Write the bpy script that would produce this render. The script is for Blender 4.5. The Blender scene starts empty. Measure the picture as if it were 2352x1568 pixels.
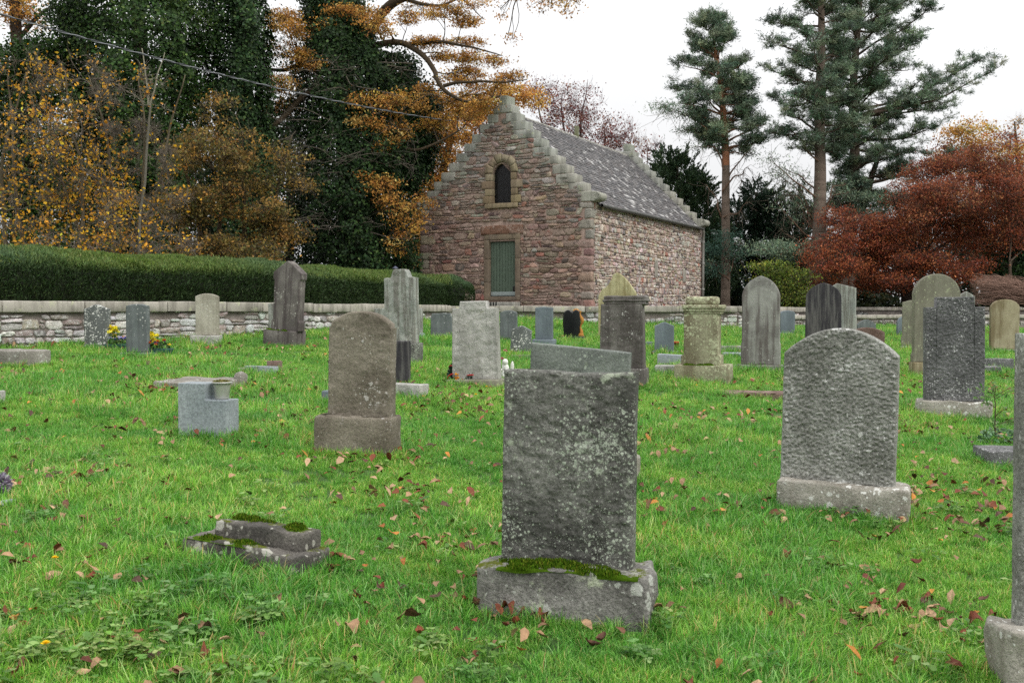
import bpy, math, random
import numpy as np
from mathutils import Vector, Matrix, Euler
random.seed(11)
rng = np.random.default_rng(11)
SC = bpy.context.scene
COL = SC.collection
R = math.radians
# ------------------------------------------------------------------ camera model (pixels of a 2352 x 1568 picture)
F, CX, CY = 2400.0, 1176.0, 784.0
PITCH = math.atan(70 / 2400.0)
EYE = 1.857
FW = np.array([0, math.cos(PITCH), -math.sin(PITCH)])
UP = np.array([0, math.sin(PITCH), math.cos(PITCH)])
RT = np.array([1.0, 0, 0])
CAM = np.array([0, 0, EYE])


def P(px, py, d):
    """world point at depth d (metres along +Y) seen at a photo pixel"""
    v = FW + RT * ((px - CX) / F) + UP * (-(py - CY) / F)
    return CAM + v * (d / v[1])


def gz(x, y):
    x = np.asarray(x, float)
    y = np.asarray(y, float)
    xc = np.clip(x, -18, 22)
    p = -.0441 * xc + .0533 * np.clip(y, -10, 60)
    k = .12
    cap = 1.60
    h = np.clip(.5 + .5 * (cap - p) / k, 0, 1)
    z = cap * (1 - h) + p * h - k * h * (1 - h)
    z = z + .022 * np.sin(x * 1.3 + .7 * y) * np.sin(y * .9 - .4 * x + 1) + .012 * np.sin(2.9 * x - 1.1 * y + 2) * np.sin(2.3 * y + .6 * x)
    return z


def G(px, py):
    """where the ray through a photo pixel meets the ground"""
    v = FW + RT * ((px - CX) / F) + UP * (-(py - CY) / F)
    t = 3.0
    step = .05
    while t < 80:
        p = CAM + v * t
        if p[2] < gz(p[0], p[1]):
            lo, hi = t - step, t
            for _ in range(25):
                m = (lo + hi) / 2
                q = CAM + v * m
                if q[2] < gz(q[0], q[1]):
                    hi = m
                else:
                    lo = m
            return CAM + v * hi
        t += step
    return CAM + v * 40


def lin(r, g, b):
    f = lambda c: c / 12.92 if c <= .04045 else ((c + .055) / 1.055) ** 2.4
    return np.array([f(r / 255), f(g / 255), f(b / 255)])


# ------------------------------------------------------------------ noise
def _h(ix, iy, iz, seed):
    n = (ix.astype(np.int64) * 374761393 + iy.astype(np.int64) * 668265263 + iz.astype(np.int64) * 1274126177 + seed * 974634777) & 0xffffffff
    n = ((n ^ (n >> 13)) * 1274126177) & 0xffffffff
    n = ((n ^ (n >> 16)) * 2246822519) & 0xffffffff
    return ((n ^ (n >> 15)) & 0xffffff) / float(0xffffff)


def vn(p, seed=0):
    seed = int(seed)
    p = np.asarray(p, float)
    i = np.floor(p).astype(np.int64)
    f = p - i
    f = f * f * (3 - 2 * f)
    o = 0
    for a in (0, 1):
        for b in (0, 1):
            for c in (0, 1):
                w = (f[:, 0] if a else 1 - f[:, 0]) * (f[:, 1] if b else 1 - f[:, 1]) * (f[:, 2] if c else 1 - f[:, 2])
                o = o + w * _h(i[:, 0] + a, i[:, 1] + b, i[:, 2] + c, seed)
    return o * 2 - 1


def fbm(p, octs=3, seed=0):
    p = np.asarray(p, float)
    o = 0
    a = 1
    t = 0
    for k in range(octs):
        o = o + a * vn(p * (2.03 ** k) + 17.3 * k, seed + k)
        t += a
        a *= .5
    return o / t


# ------------------------------------------------------------------ mesh builder
class MB:
    def __init__(s):
        s.v, s.f4, s.f3, s.c, s.n = [], [], [], [], 0

    def add(s, v, f4=None, f3=None, c=(.5, .5, .5)):
        v = np.asarray(v, float).reshape(-1, 3)
        if f4 is not None and len(f4):
            s.f4.append(np.asarray(f4, np.int64).reshape(-1, 4) + s.n)
        if f3 is not None and len(f3):
            s.f3.append(np.asarray(f3, np.int64).reshape(-1, 3) + s.n)
        s.v.append(v)
        s.c.append(np.broadcast_to(np.asarray(c, float), (len(v), 3)))
        s.n += len(v)

    def xform(s, M):
        M = np.array(M)
        s.v = [v @ M[:3, :3].T + M[:3, 3] for v in s.v]

    def mesh(s, name, mat, smooth=True):
        me = bpy.data.meshes.new(name)
        v = np.concatenate(s.v)
        c = np.concatenate(s.c)
        q = np.concatenate(s.f4) if s.f4 else np.zeros((0, 4), np.int64)
        t = np.concatenate(s.f3) if s.f3 else np.zeros((0, 3), np.int64)
        me.vertices.add(len(v))
        me.vertices.foreach_set('co', v.astype(np.float32).ravel())
        lv = np.concatenate([q.ravel(), t.ravel()])
        me.loops.add(len(lv))
        me.loops.foreach_set('vertex_index', lv.astype(np.int32))
        ls = np.concatenate([np.arange(len(q)) * 4, len(q) * 4 + np.arange(len(t)) * 3])
        me.polygons.add(len(ls))
        me.polygons.foreach_set('loop_start', ls.astype(np.int32))
        me.polygons.foreach_set('use_smooth', np.full(len(ls), smooth))
        me.update(calc_edges=True)
        a = me.attributes.new('Col', 'FLOAT_COLOR', 'POINT')
        a.data.foreach_set('color', np.concatenate([c, np.ones((len(c), 1))], 1).astype(np.float32).ravel())
        if mat:
            me.materials.append(mat)
        return me

    def build(s, name, mat, parent=None, smooth=True):
        o = bpy.data.objects.new(name, s.mesh(name, mat, smooth))
        COL.objects.link(o)
        if parent is not None:
            o.parent = parent
        return o


def empty(name, loc, yaw=0, rx=0, ry=0):
    o = bpy.data.objects.new(name, None)
    o.empty_display_size = .2
    COL.objects.link(o)
    o.location = [float(c) for c in loc]
    o.rotation_euler = (rx, ry, yaw)
    return o


def tag(o, label, cat, group=None, kind=None):
    o['label'] = label
    o['category'] = cat
    if group:
        o['group'] = group
    if kind:
        o['kind'] = kind
    return o


def structure(o, label=None):
    o['kind'] = 'structure'
    if label:
        o['label'] = label
    return o


def gridq(nu, nv):
    i = np.arange(nu * nv).reshape(nu, nv)
    return np.stack([i[:-1, :-1], i[1:, :-1], i[1:, 1:], i[:-1, 1:]], -1).reshape(-1, 4)


def rblock(mb, c, size, bev=.015, rough=0, rs=6, res=.12, seed=0, yaw=0, col=(.5, .5, .5), taper=0, octs=3, chip=0):
    """a stone block with worn, rounded edges"""
    hx = np.array(size, float) / 2
    b = min(bev, .45 * min(size))
    ax = []
    for h in hx:
        m = max(1, int(round(2 * (h - b) / res)))
        ax.append(np.unique(np.concatenate([[-h, -h + .3 * b], np.linspace(-h + b, h - b, m + 1), [h - .3 * b, h]])))
    for a in range(3):
        u, w = [(1, 2), (2, 0), (0, 1)][a]
        U, Wd = np.meshgrid(ax[u], ax[w], indexing='ij')
        for sgn in (1, -1):
            p = np.zeros(U.shape + (3,))
            p[..., a] = sgn * hx[a]
            p[..., u] = U
            p[..., w] = Wd
            p = p.reshape(-1, 3)
            q = np.clip(p, -(hx - b), hx - b)
            dlt = p - q
            L = np.linalg.norm(dlt, axis=1, keepdims=True)
            p = q + dlt / np.maximum(L, 1e-9) * np.minimum(L, b)
            if taper:
                k = 1 - taper * (p[:, 2:3] / (2 * hx[2]) + .5)
                p[:, :2] *= k
            if rough:
                w3 = p * rs + seed * 7.7 + np.array(c) * 3.1
                dsp = np.stack([fbm(w3, octs, seed), fbm(w3, octs, seed + 31), fbm(w3, octs, seed + 57)], 1)
                p = p + dsp * rough
            if chip:
                w3 = p * 2.3 + seed * 3.3
                edge = (L[:, 0] > b * 1.02)
                p = q + (p - q) * np.where(edge & (fbm(w3, 2, seed + 5) > .15), 1 - chip, 1)[:, None]
            if yaw:
                cs, sn = math.cos(yaw), math.sin(yaw)
                p = np.stack([p[:, 0] * cs - p[:, 1] * sn, p[:, 0] * sn + p[:, 1] * cs, p[:, 2]], 1)
            f = gridq(*U.shape)
            if sgn < 0:
                f = f[:, ::-1]
            mb.add(p + np.array(c), f, c=col)


def prism(mb, poly, y0, y1, col=(.5, .5, .5)):
    """extrude an x-z outline (counter-clockwise seen from -y) from y0 to y1"""
    n = len(poly)
    a = [(x, y0, z) for x, z in poly]
    b = [(x, y1, z) for x, z in poly]
    f4 = []
    for i in range(n):
        j = (i + 1) % n
        f4.append((i, i + n, j + n, j))
    mb.add(a + b, f4, c=col)
    tri = [(0, i, i + 1) for i in range(1, n - 1)]
    mb.add(a, None, tri, c=col)
    mb.add(b, None, [t[::-1] for t in tri], c=col)


def tablet(mb, W, H, T, drop, wf=None, rough=0, rs=8, bev=.012, nu=24, nv=32, seed=0, xb=(), wob=.004, edge=.035, z0=0, ridged=False, back=True):
    """upright stone: outline from drop(u), u in -1..1, with worn edges and a dressed or rock-cut face"""
    e = bev / W * 2
    u = np.concatenate([np.linspace(-1, 1, nu), [-1 + e * k for k in (.12, .4, 1)], [1 - e * k for k in (.12, .4, 1)], np.array(xb, float)])
    u = np.unique(np.round(u, 5))
    tp = H - np.array([drop(x) for x in u])
    v = np.linspace(0, 1, nv)
    ev = bev / H
    v = np.unique(np.round(np.concatenate([v, [1 - ev * k for k in (.12, .4, 1)]]), 5))
    U, V = np.meshgrid(u, v, indexing='ij')
    Z = V * tp[:, None]
    X = U * W / 2
    if wf is not None:
        X = X * wf(Z / H)
    ex = (1 - np.abs(U)) * W / 2
    slope = np.gradient(tp, u * W / 2)
    ez = (1 - V) * tp[:, None] / np.sqrt(1 + np.clip(slope, -3, 3)[:, None] ** 2)
    ed = np.minimum(ex, ez)
    k = np.clip(1 - ed / bev, 0, 1)
    inset = bev * (1 - np.sqrt(np.maximum(0, 1 - k * k)))
    q = np.stack([X.ravel(), np.zeros(X.size), Z.ravel()], 1)
    ox = wob * fbm(q * 7 + seed, 2, seed + 3)
    oz = wob * fbm(q * 7 + seed + 50, 2, seed + 4) * (V.ravel() > .5)
    mask = np.clip(ed.ravel() / edge, 0, 1)
    nn = X.shape
    out = []
    for side in (-1, 1):
        y = side * (T / 2 - inset.ravel())
        if rough and (side < 0 or back):
            n1 = fbm(q * np.array([rs, 1, rs * 1.5]) + seed * 3.7 + side, 4, seed + 9 + side)
            if ridged:
                n1 = 1 - 2 * np.abs(n1) * 1.6
            y = y + side * rough * n1 * mask
        p = np.stack([q[:, 0] + ox, y, q[:, 2] + oz + z0], 1)
        f = gridq(*nn)
        if side > 0:
            f = f[:, ::-1]
        out.append((p, f))
    nf = len(out[0][0])
    P2 = np.concatenate([out[0][0], out[1][0]])
    idx = np.arange(nf).reshape(nn)
    per = np.concatenate([idx[0, :], idx[1:, -1], idx[-1, -2::-1], idx[-2:0:-1, 0]])
    a, b = per, np.roll(per, -1)
    st = np.stack([a, b, b + nf, a + nf], 1)
    mb.add(P2, np.concatenate([out[0][1], out[1][1] + nf, st]))


def tube(mb, pts, rad, sides=6, col=(.5, .5, .5)):
    pts = np.asarray(pts, float)
    n = len(pts)
    rad = np.broadcast_to(np.asarray(rad, float), (n,))
    t = np.gradient(pts, axis=0)
    t /= np.maximum(np.linalg.norm(t, axis=1, keepdims=True), 1e-9)
    ref = np.where(np.abs(t[:, 2:3]) > .9, np.array([[1., 0, 0]]), np.array([[0, 0, 1.]]))
    a = np.cross(t, ref)
    for i in range(1, n):
        k = a[i - 1] - t[i] * np.dot(a[i - 1], t[i])
        if np.linalg.norm(k) > 1e-6:
            a[i] = k
    a /= np.maximum(np.linalg.norm(a, axis=1, keepdims=True), 1e-9)
    b = np.cross(t, a)
    th = np.arange(sides) * 2 * math.pi / sides
    v = pts[:, None] + rad[:, None, None] * (np.cos(th)[None, :, None] * a[:, None] + np.sin(th)[None, :, None] * b[:, None])
    i = np.arange(n * sides).reshape(n, sides)
    j = np.roll(i, -1, 1)
    f = np.stack([i[:-1], j[:-1], j[1:], i[1:]], -1).reshape(-1, 4)
    mb.add(v.reshape(-1, 3), f, c=col)
    m = mb.n
    mb.add(np.array([pts[-1]]), None, None, c=col)
    cap = np.stack([i[-1], j[-1], np.full(sides, n * sides)], 1)
    mb.f3.append(cap + (m - n * sides))


def twigs(mb, A, B, ra, rb, col=(.3, .25, .2), bend=.12, sides=3):
    """many thin bent twigs at once"""
    A = np.asarray(A)
    B = np.asarray(B)
    n = len(A)
    if not n:
        return
    L = np.linalg.norm(B - A, axis=1, keepdims=True)
    m1 = A + (B - A) * .35 + rng.normal(0, 1, (n, 3)) * L * bend * .6
    m2 = A + (B - A) * .7 + rng.normal(0, 1, (n, 3)) * L * bend * .6
    ps = np.stack([A, m1, m2, B], 1)
    rd = np.stack([np.broadcast_to(np.asarray(ra, float), (n,)) * (1 - k) + np.broadcast_to(np.asarray(rb, float), (n,)) * k for k in (0, .35, .7, 1)], 1)
    t = (B - A) / np.maximum(L, 1e-9)
    ref = np.where(np.abs(t[:, 2:3]) > .9, np.array([[1., 0, 0]]), np.array([[0, 0, 1.]]))
    a = np.cross(t, ref)
    a /= np.maximum(np.linalg.norm(a, axis=1, keepdims=True), 1e-9)
    b = np.cross(t, a)
    th = np.arange(sides) * 2 * math.pi / sides
    ring = np.cos(th)[None, :, None] * a[:, None] + np.sin(th)[None, :, None] * b[:, None]
    v = ps[:, :, None] + rd[:, :, None, None] * ring[:, None]
    i = np.arange(n * 4 * sides).reshape(n, 4, sides)
    j = np.roll(i, -1, 2)
    f = np.stack([i[:, :-1], j[:, :-1], j[:, 1:], i[:, 1:]], -1).reshape(-1, 4)
    c = np.repeat(np.broadcast_to(np.asarray(col, float), (n, 3)), 4 * sides, 0)
    mb.add(v.reshape(-1, 3), f, c=c)


def unit(n):
    v = rng.normal(0, 1, (n, 3))
    return v / np.maximum(np.linalg.norm(v, axis=1, keepdims=True), 1e-9)


def leaves(mb, C, ln, asp, cols, nrm=None, along=None, fold=.12):
    """rhombic folded leaves; nrm biases the blade's facing, along its long axis"""
    C = np.asarray(C, float)
    n = len(C)
    if not n:
        return
    ln = np.broadcast_to(np.asarray(ln, float), (n,))[:, None]
    N = unit(n) if nrm is None else nrm + unit(n) * .7
    N = N / np.maximum(np.linalg.norm(N, axis=1, keepdims=True), 1e-9)
    A = unit(n) if along is None else along + unit(n) * .35
    A = A - N * np.sum(A * N, 1, keepdims=True) if along is None else A
    A = A / np.maximum(np.linalg.norm(A, axis=1, keepdims=True), 1e-9)
    B = np.cross(N, A)
    B /= np.maximum(np.linalg.norm(B, axis=1, keepdims=True), 1e-9)
    N = np.cross(A, B)
    w = ln * asp
    v = np.stack([C - A * ln * .5, C + B * w * .5 + N * fold * w - A * ln * .08, C + A * ln * .5, C - B * w * .5 + N * fold * w - A * ln * .08], 1)
    i = np.arange(n * 4).reshape(n, 4)
    mb.add(v.reshape(-1, 3), i, c=np.repeat(np.broadcast_to(cols, (n, 3)), 4, 0))


def pick(pal, n, jit=.18):
    """n colours from a palette of (srgb, weight)"""
    w = np.array([p[1] for p in pal], float)
    k = rng.choice(len(pal), n, p=w / w.sum())
    c = np.array([lin(*p[0]) for p in pal])[k]
    return np.clip(c * (1 + rng.normal(0, jit, (n, 1))) * (1 + rng.normal(0, .06, (n, 3))), .002, .95)


# ------------------------------------------------------------------ materials
class NT:
    def __init__(s, name):
        s.m = bpy.data.materials.new(name)
        s.m.use_nodes = True
        s.t = s.m.node_tree
        s.t.nodes.clear()
        s.out = s.t.nodes.new('ShaderNodeOutputMaterial')

    def n(s, ty, props=None, **inp):
        x = s.t.nodes.new(ty)
        for k, v in (props or {}).items():
            setattr(x, k, v)
        for k, v in inp.items():
            s.set(x, k, v)
        return x

    def set(s, x, k, v):
        k = int(k[1:]) if k[0] == '_' else k.replace('__', ' ')
        sock = x.inputs[k]
        if isinstance(v, bpy.types.NodeSocket):
            s.t.links.new(v, sock)
        else:
            sock.default_value = v

    def noise(s, vec, scale, detail=4, rough=.6):
        return s.n('ShaderNodeTexNoise', Vector=vec, Scale=scale, Detail=detail, Roughness=rough).outputs['Fac']

    def ramp(s, f, a, b):
        return s.n('ShaderNodeMapRange', {'interpolation_type': 'SMOOTHSTEP'}, Value=f, _1=a, _2=b).outputs[0]

    def mix(s, f, a, b, mode='MIX'):
        x = s.n('ShaderNodeMix', {'data_type': 'RGBA', 'blend_type': mode})
        s.set(x, '_0', f)
        s.set(x, '_6', a)
        s.set(x, '_7', b)
        return x.outputs[2]

    def math(s, op, a, b=0.0):
        x = s.n('ShaderNodeMath', {'operation': op})
        s.set(x, '_0', a)
        s.set(x, '_1', b)
        return x.outputs[0]


def rgba(c):
    return (float(c[0]), float(c[1]), float(c[2]), 1)


_seed = [0]


def stone_mat(name, c1, c2, grain=.35, gscale=90, streak=0, scol=(40, 38, 36), sscale=7, lich=0, lcol=(170, 172, 160), lscale=22, patch=0, pcol=(150, 152, 125), moss=0, mcol=(70, 75, 20), bump=.5, bscale=30, rough=.9, spec=.2, big=2.2, usecol=False):
    """weathered stone: mottled, grained, with rain streaks, lichen spots and patches, and moss"""
    t = NT(name)
    _seed[0] += 1
    tc = t.n('ShaderNodeTexCoord').outputs['Object']
    oi = t.n('ShaderNodeObjectInfo').outputs['Random']
    off = t.n('ShaderNodeVectorMath', {'operation': 'ADD'}, _0=tc, _1=(_seed[0] * 3.17, _seed[0] * 1.7, _seed[0] * .9)).outputs[0]
    mp = t.n('ShaderNodeMapping', Vector=off, Scale=(1, 1, 1)).outputs[0]
    n1 = t.noise(mp, big, 8, .65)
    col = t.mix(t.ramp(n1, .36, .64), rgba(lin(*c1)), rgba(lin(*c2)))
    if usecol:
        at = t.n('ShaderNodeAttribute', {'attribute_name': 'Col'}).outputs['Color']
        col = t.mix(.25, at, col)
        col = t.mix(t.ramp(n1, .3, .7), col, t.mix(.35, col, rgba(lin(*c2))))
    g = t.noise(mp, gscale, 3, .7)
    g2 = t.n('ShaderNodeMapRange', Value=g, _1=.25, _2=.75, _3=1 - grain, _4=1 + grain).outputs[0]
    col = t.mix(1.0, col, t.n('ShaderNodeCombineColor', _0=g2, _1=g2, _2=g2).outputs[0], 'MULTIPLY')
    if streak:
        ms = t.n('ShaderNodeMapping', Vector=mp, Scale=(sscale, sscale, sscale * .09)).outputs[0]
        s1 = t.noise(ms, 1.0, 6, .65)
        col = t.mix(t.math('MULTIPLY', t.ramp(s1, .45, .6), streak), col, rgba(lin(*scol)))
    if patch:
        pn = t.noise(mp, 5.5, 10, .72)
        col = t.mix(t.math('MULTIPLY', t.ramp(pn, .64 - .2 * patch, .72 - .2 * patch), .85), col, rgba(lin(*pcol)))
    if lich:
        wv = t.n('ShaderNodeVectorMath', {'operation': 'ADD'}, _0=mp, _1=t.n('ShaderNodeVectorMath', {'operation': 'SCALE'}, _0=t.n('ShaderNodeTexNoise', Vector=mp, Scale=40.0).outputs['Color'], Scale=.03).outputs[0]).outputs[0]
        for sc, th in ((lscale, .30), (lscale * 2.3, .26)):
            vo = t.n('ShaderNodeTexVoronoi', Vector=wv, Scale=sc)
            r1 = t.n('ShaderNodeSeparateColor', _0=vo.outputs['Color']).outputs[0]
            dd = t.math('SUBTRACT', th, vo.outputs['Distance'])
            sz = t.math('MULTIPLY', t.math('SUBTRACT', r1, 1 - lich), .5)
            clus = t.math('MULTIPLY', t.math('SUBTRACT', t.noise(mp, 3.0, 3), .5), 1.2)
            k = t.math('ADD', t.math('ADD', dd, clus), t.math('SUBTRACT', sz, .14))
            col = t.mix(t.math('MULTIPLY', t.ramp(k, 0, .06), .85), col, rgba(lin(*lcol)))
    if moss:
        geo = t.n('ShaderNodeNewGeometry').outputs['Normal']
        nz = t.n('ShaderNodeSeparateXYZ', _0=geo).outputs[2]
        mn = t.noise(mp, 6.0, 8, .7)
        mk = t.math('ADD', mn, t.math('MULTIPLY', nz, .18))
        col = t.mix(t.ramp(mk, .74 - .25 * moss, .82 - .25 * moss), col, t.mix(t.noise(mp, 60.0), rgba(lin(*mcol) * .55), rgba(lin(*mcol) * 1.2)))
    hgt = t.math('ADD', t.math('MULTIPLY', t.noise(mp, bscale, 6, .65), .7), t.math('MULTIPLY', g, .35))
    bp = t.n('ShaderNodeBump', Strength=bump, Distance=.02, Height=hgt).outputs[0]
    b = t.n('ShaderNodeBsdfPrincipled', Base__Color=col, Roughness=rough, Normal=bp)
    b.inputs['Specular IOR Level'].default_value = spec
    t.set(t.out, 'Surface', b.outputs[0])
    return t.m


def leaf_mat(name, trans=.3, rough=.55, spec=.25):
    t = NT(name)
    at = t.n('ShaderNodeAttribute', {'attribute_name': 'Col'}).outputs['Color']
    b = t.n('ShaderNodeBsdfPrincipled', Base__Color=at, Roughness=rough)
    b.inputs['Specular IOR Level'].default_value = spec
    if trans:
        tr = t.n('ShaderNodeBsdfTranslucent', Color=at)
        b = t.n('ShaderNodeMixShader', _0=trans, _1=b.outputs[0], _2=tr.outputs[0])
    t.set(t.out, 'Surface', b.outputs[0])
    return t.m


def attr_mat(name, vary=.3, scale=8, bump=.4, bscale=40, rough=.85, spec=.25, metal=0):
    t = NT(name)
    at = t.n('ShaderNodeAttribute', {'attribute_name': 'Col'}).outputs['Color']
    tc = t.n('ShaderNodeTexCoord').outputs['Object']
    g = t.noise(tc, scale, 8, .7)
    g2 = t.n('ShaderNodeMapRange', Value=g, _1=.25, _2=.75, _3=1 - vary, _4=1 + vary).outputs[0]
    col = t.mix(1.0, at, t.n('ShaderNodeCombineColor', _0=g2, _1=g2, _2=g2).outputs[0], 'MULTIPLY')
    b = t.n('ShaderNodeBsdfPrincipled', Base__Color=col, Roughness=rough, Metallic=metal)
    b.inputs['Specular IOR Level'].default_value = spec
    if bump:
        bp = t.n('ShaderNodeBump', Strength=bump, Distance=.02, Height=t.noise(tc, bscale, 6, .7)).outputs[0]
        t.set(b, 'Normal', bp)
    t.set(t.out, 'Surface', b.outputs[0])
    return t.m


def masonry_mat(name, lichen=.4, lcol=(165, 165, 158), dark=.3, smear=None):
    """rubble stones coloured stone by stone, with lichen bloom and dark weathering"""
    t = NT(name)
    at = t.n('ShaderNodeAttribute', {'attribute_name': 'Col'}).outputs['Color']
    tc = t.n('ShaderNodeTexCoord').outputs['Object']
    ms = t.n('ShaderNodeMapping', Vector=tc, Scale=(1, 1, 2.6)).outputs[0]
    g = t.noise(ms, 9.0, 8, .72)
    g2 = t.n('ShaderNodeMapRange', Value=g, _1=.28, _2=.72, _3=.62, _4=1.4).outputs[0]
    col = t.mix(1.0, at, t.n('ShaderNodeCombineColor', _0=g2, _1=g2, _2=g2).outputs[0], 'MULTIPLY')
    if lichen:
        col = t.mix(t.math('MULTIPLY', t.ramp(t.noise(tc, 14.0, 9, .75), .62 - .18 * lichen, .72 - .18 * lichen), .6), col, rgba(lin(*lcol)))
    if dark:
        col = t.mix(t.math('MULTIPLY', t.ramp(t.noise(ms, 4.0, 8, .7), .55, .72), dark), col, rgba(lin(48, 44, 42)))
    if smear:      # lime mortar smeared over the stones in patches
        sm = t.math('ADD', t.noise(tc, 1.1, 3), t.math('MULTIPLY', t.math('SUBTRACT', t.noise(tc, 12.0, 8, .75), .5), .9))
        col = t.mix(t.math('MULTIPLY', t.ramp(sm, .5, .62), .75), col, t.mix(t.noise(tc, 30.0, 6), rgba(lin(*smear) * .8), rgba(lin(*smear) * 1.15)))
    bp = t.n('ShaderNodeBump', Strength=1.0, Distance=.04, Height=t.noise(ms, 22.0, 8, .72)).outputs[0]
    b = t.n('ShaderNodeBsdfPrincipled', Base__Color=col, Roughness=.92, Normal=bp)
    b.inputs['Specular IOR Level'].default_value = .15
    t.set(t.out, 'Surface', b.outputs[0])
    return t.m


# ------------------------------------------------------------------ rubble masonry
def rubble(s0, s1, z0, z1, ch=(.12, .26), sw=(.18, .5), gap=.012, relief=.035, colf=None, keep=None, block=(), split=.25, seed=0, jit=.012, corner=.16):
    """stones laid in wavering courses; returns an MB in (s, z, n) coordinates"""
    rg = np.random.default_rng(seed)
    mb = MB()
    z = z0
    lines = [z0]
    while z < z1:
        z += rg.uniform(*ch)
        lines.append(z)
    wav = lambda k, s: (0 if k == 0 else .5 * (ch[0] + ch[1]) / 2 * float(fbm(np.array([[s * .9, k * 9.1, seed]]), 2, seed)[0]))
    for k in range(len(lines) - 1):
        s = s0 - rg.uniform(0, .15)
        while s < s1:
            w = rg.uniform(*sw) * (1.0 if rg.random() > .12 else 1.35)
            if rg.random() < .15:
                w *= .5
            e = min(s + max(w, .06), s1)
            if s1 - e < .09:
                e = s1
            if s1 - s < .05:
                break
            ss = max(s, s0)
            for (b0, b1, c0, c1) in block:     # trim against openings and dressed stones
                if lines[k + 1] > c0 + .02 and lines[k] < c1 - .02 and e > b0 and ss < b1:
                    if ss < b0 - .05:
                        e = b0
                    else:
                        ss = b1
                        e = max(e, b1 + rg.uniform(.6, 1) * sw[0])
            e = min(e, s1)
            if ss > s1 - .04:
                break
            if e - ss < .04:
                s = max(e, ss)
                continue
            lo, hi = lines[k], lines[k + 1]
            cells = [(0, 1)]
            if rg.random() < split and hi - lo > .13:
                m = rg.uniform(.35, .65)
                cells = [(0, m), (m, 1)]
            for (f0, f1) in cells:
                tl, tr = rg.normal(0, jit, 2)
                zb = lambda x, f: (lo + wav(k, x)) * (1 - f) + (hi + wav(k + 1, x)) * f
                A = np.array([ss + gap + tl, zb(ss, f0) + gap])
                B = np.array([e - gap + tr, zb(e, f0) + gap])
                C = np.array([e - gap - tr, zb(e, f1) - gap])
                D = np.array([ss + gap - tl, zb(ss, f1) - gap])
                ctr = (A + B + C + D) / 4
                if keep is not None and not keep(ctr[0], ctr[1], min(A[0], D[0]), max(B[0], C[0]), min(A[1], B[1]), max(C[1], D[1])):
                    continue
                m = 4
                per = []
                for (p, q) in ((A, B), (B, C), (C, D), (D, A)):
                    for i in range(m):
                        per.append(p + (q - p) * i / m)
                per = np.array(per)
                for i in range(0, 4 * m, m):
                    per[i] = per[i] * (1 - corner) + ctr * corner * .55 + (per[i - 1] + per[(i + 1) % 16]) / 2 * corner * .45
                hgt = min(C[1], D[1]) - max(A[1], B[1])
                per = per + rg.normal(0, min(.012, abs(hgt) * .05), per.shape)
                h = relief * rg.uniform(.45, 1.25)
                tilt = rg.normal(0, .08, 2)
                rings = []
                for (r, hh) in ((1.0, -.25), (.965, .55), (.86, .95), (.5, 1.0)):
                    q = ctr + (per - ctr) * r
                    nn = h * hh + ((q - ctr) @ tilt) * (hh > 0) + rg.normal(0, h * .12, 16) * (hh > .6)
                    rings.append(np.concatenate([q, nn[:, None]], 1))
                V = np.concatenate(rings + [np.array([[ctr[0], ctr[1], h * rg.uniform(.85, 1.2)]])])
                i = np.arange(64).reshape(4, 16)
                j = np.roll(i, -1, 1)
                f = np.stack([i[:-1], j[:-1], j[1:], i[1:]], -1).reshape(-1, 4)
                f3 = np.stack([i[3], j[3], np.full(16, 64)], 1)
                mb.add(V, f, f3, c=colf(ctr[0], ctr[1], rg))
            s = e
    return mb


def place_wall(mb, origin, sdir, ndir, zup=(0, 0, 1)):
    o, a, n, u = (np.array(k, float) for k in (origin, sdir, ndir, zup))
    mb.v = [o + v[:, :1] * a + v[:, 1:2] * u + v[:, 2:3] * n for v in mb.v]
    if np.dot(np.cross(a, u), n) < 0:
        mb.f4 = [f[:, ::-1] for f in mb.f4]
        mb.f3 = [f[:, ::-1] for f in mb.f3]
    return mb


def palpick(pal, rg, jit=.14):
    w = np.array([p[1] for p in pal], float)
    c = lin(*pal[rg.choice(len(pal), p=w / w.sum())][0])
    return np.clip(c * (1 + rg.normal(0, jit)) * (1 + rg.normal(0, .04, 3)), .01, .9)

# ------------------------------------------------------------------ camera, sky, sun
cam = bpy.data.cameras.new('camera')
cam.lens = 36 * F / 2352
cam.sensor_width = 36
cam.clip_end = 2000
cam.clip_start = .05
cam.dof.use_dof = True
cam.dof.focus_distance = 22
cam.dof.aperture_fstop = 9
co = bpy.data.objects.new('camera', cam)
COL.objects.link(co)
co.location = CAM
co.rotation_euler = (math.pi / 2 - PITCH, 0, 0)
SC.camera = co
SC.view_settings.view_transform = 'Standard'
SC.view_settings.look = 'None'
SC.view_settings.exposure = .13
SC.view_settings.gamma = 1
SUN_EL, SUN_AZ = 46, 128       # azimuth clockwise from +Y
w = bpy.data.worlds.new('World')
SC.world = w
w.use_nodes = True
nt = w.node_tree
nt.nodes.clear()
wo = nt.nodes.new('ShaderNodeOutputWorld')
bg = nt.nodes.new('ShaderNodeBackground')
sky = nt.nodes.new('ShaderNodeTexSky')
sky.sky_type = 'NISHITA'
sky.sun_disc = False
sky.sun_elevation = R(SUN_EL)
sky.sun_rotation = R(SUN_AZ)
sky.dust_density = 6
hs = nt.nodes.new('ShaderNodeHueSaturation')
hs.inputs['Saturation'].default_value = .12
nt.links.new(sky.outputs[0], hs.inputs['Color'])
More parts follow.
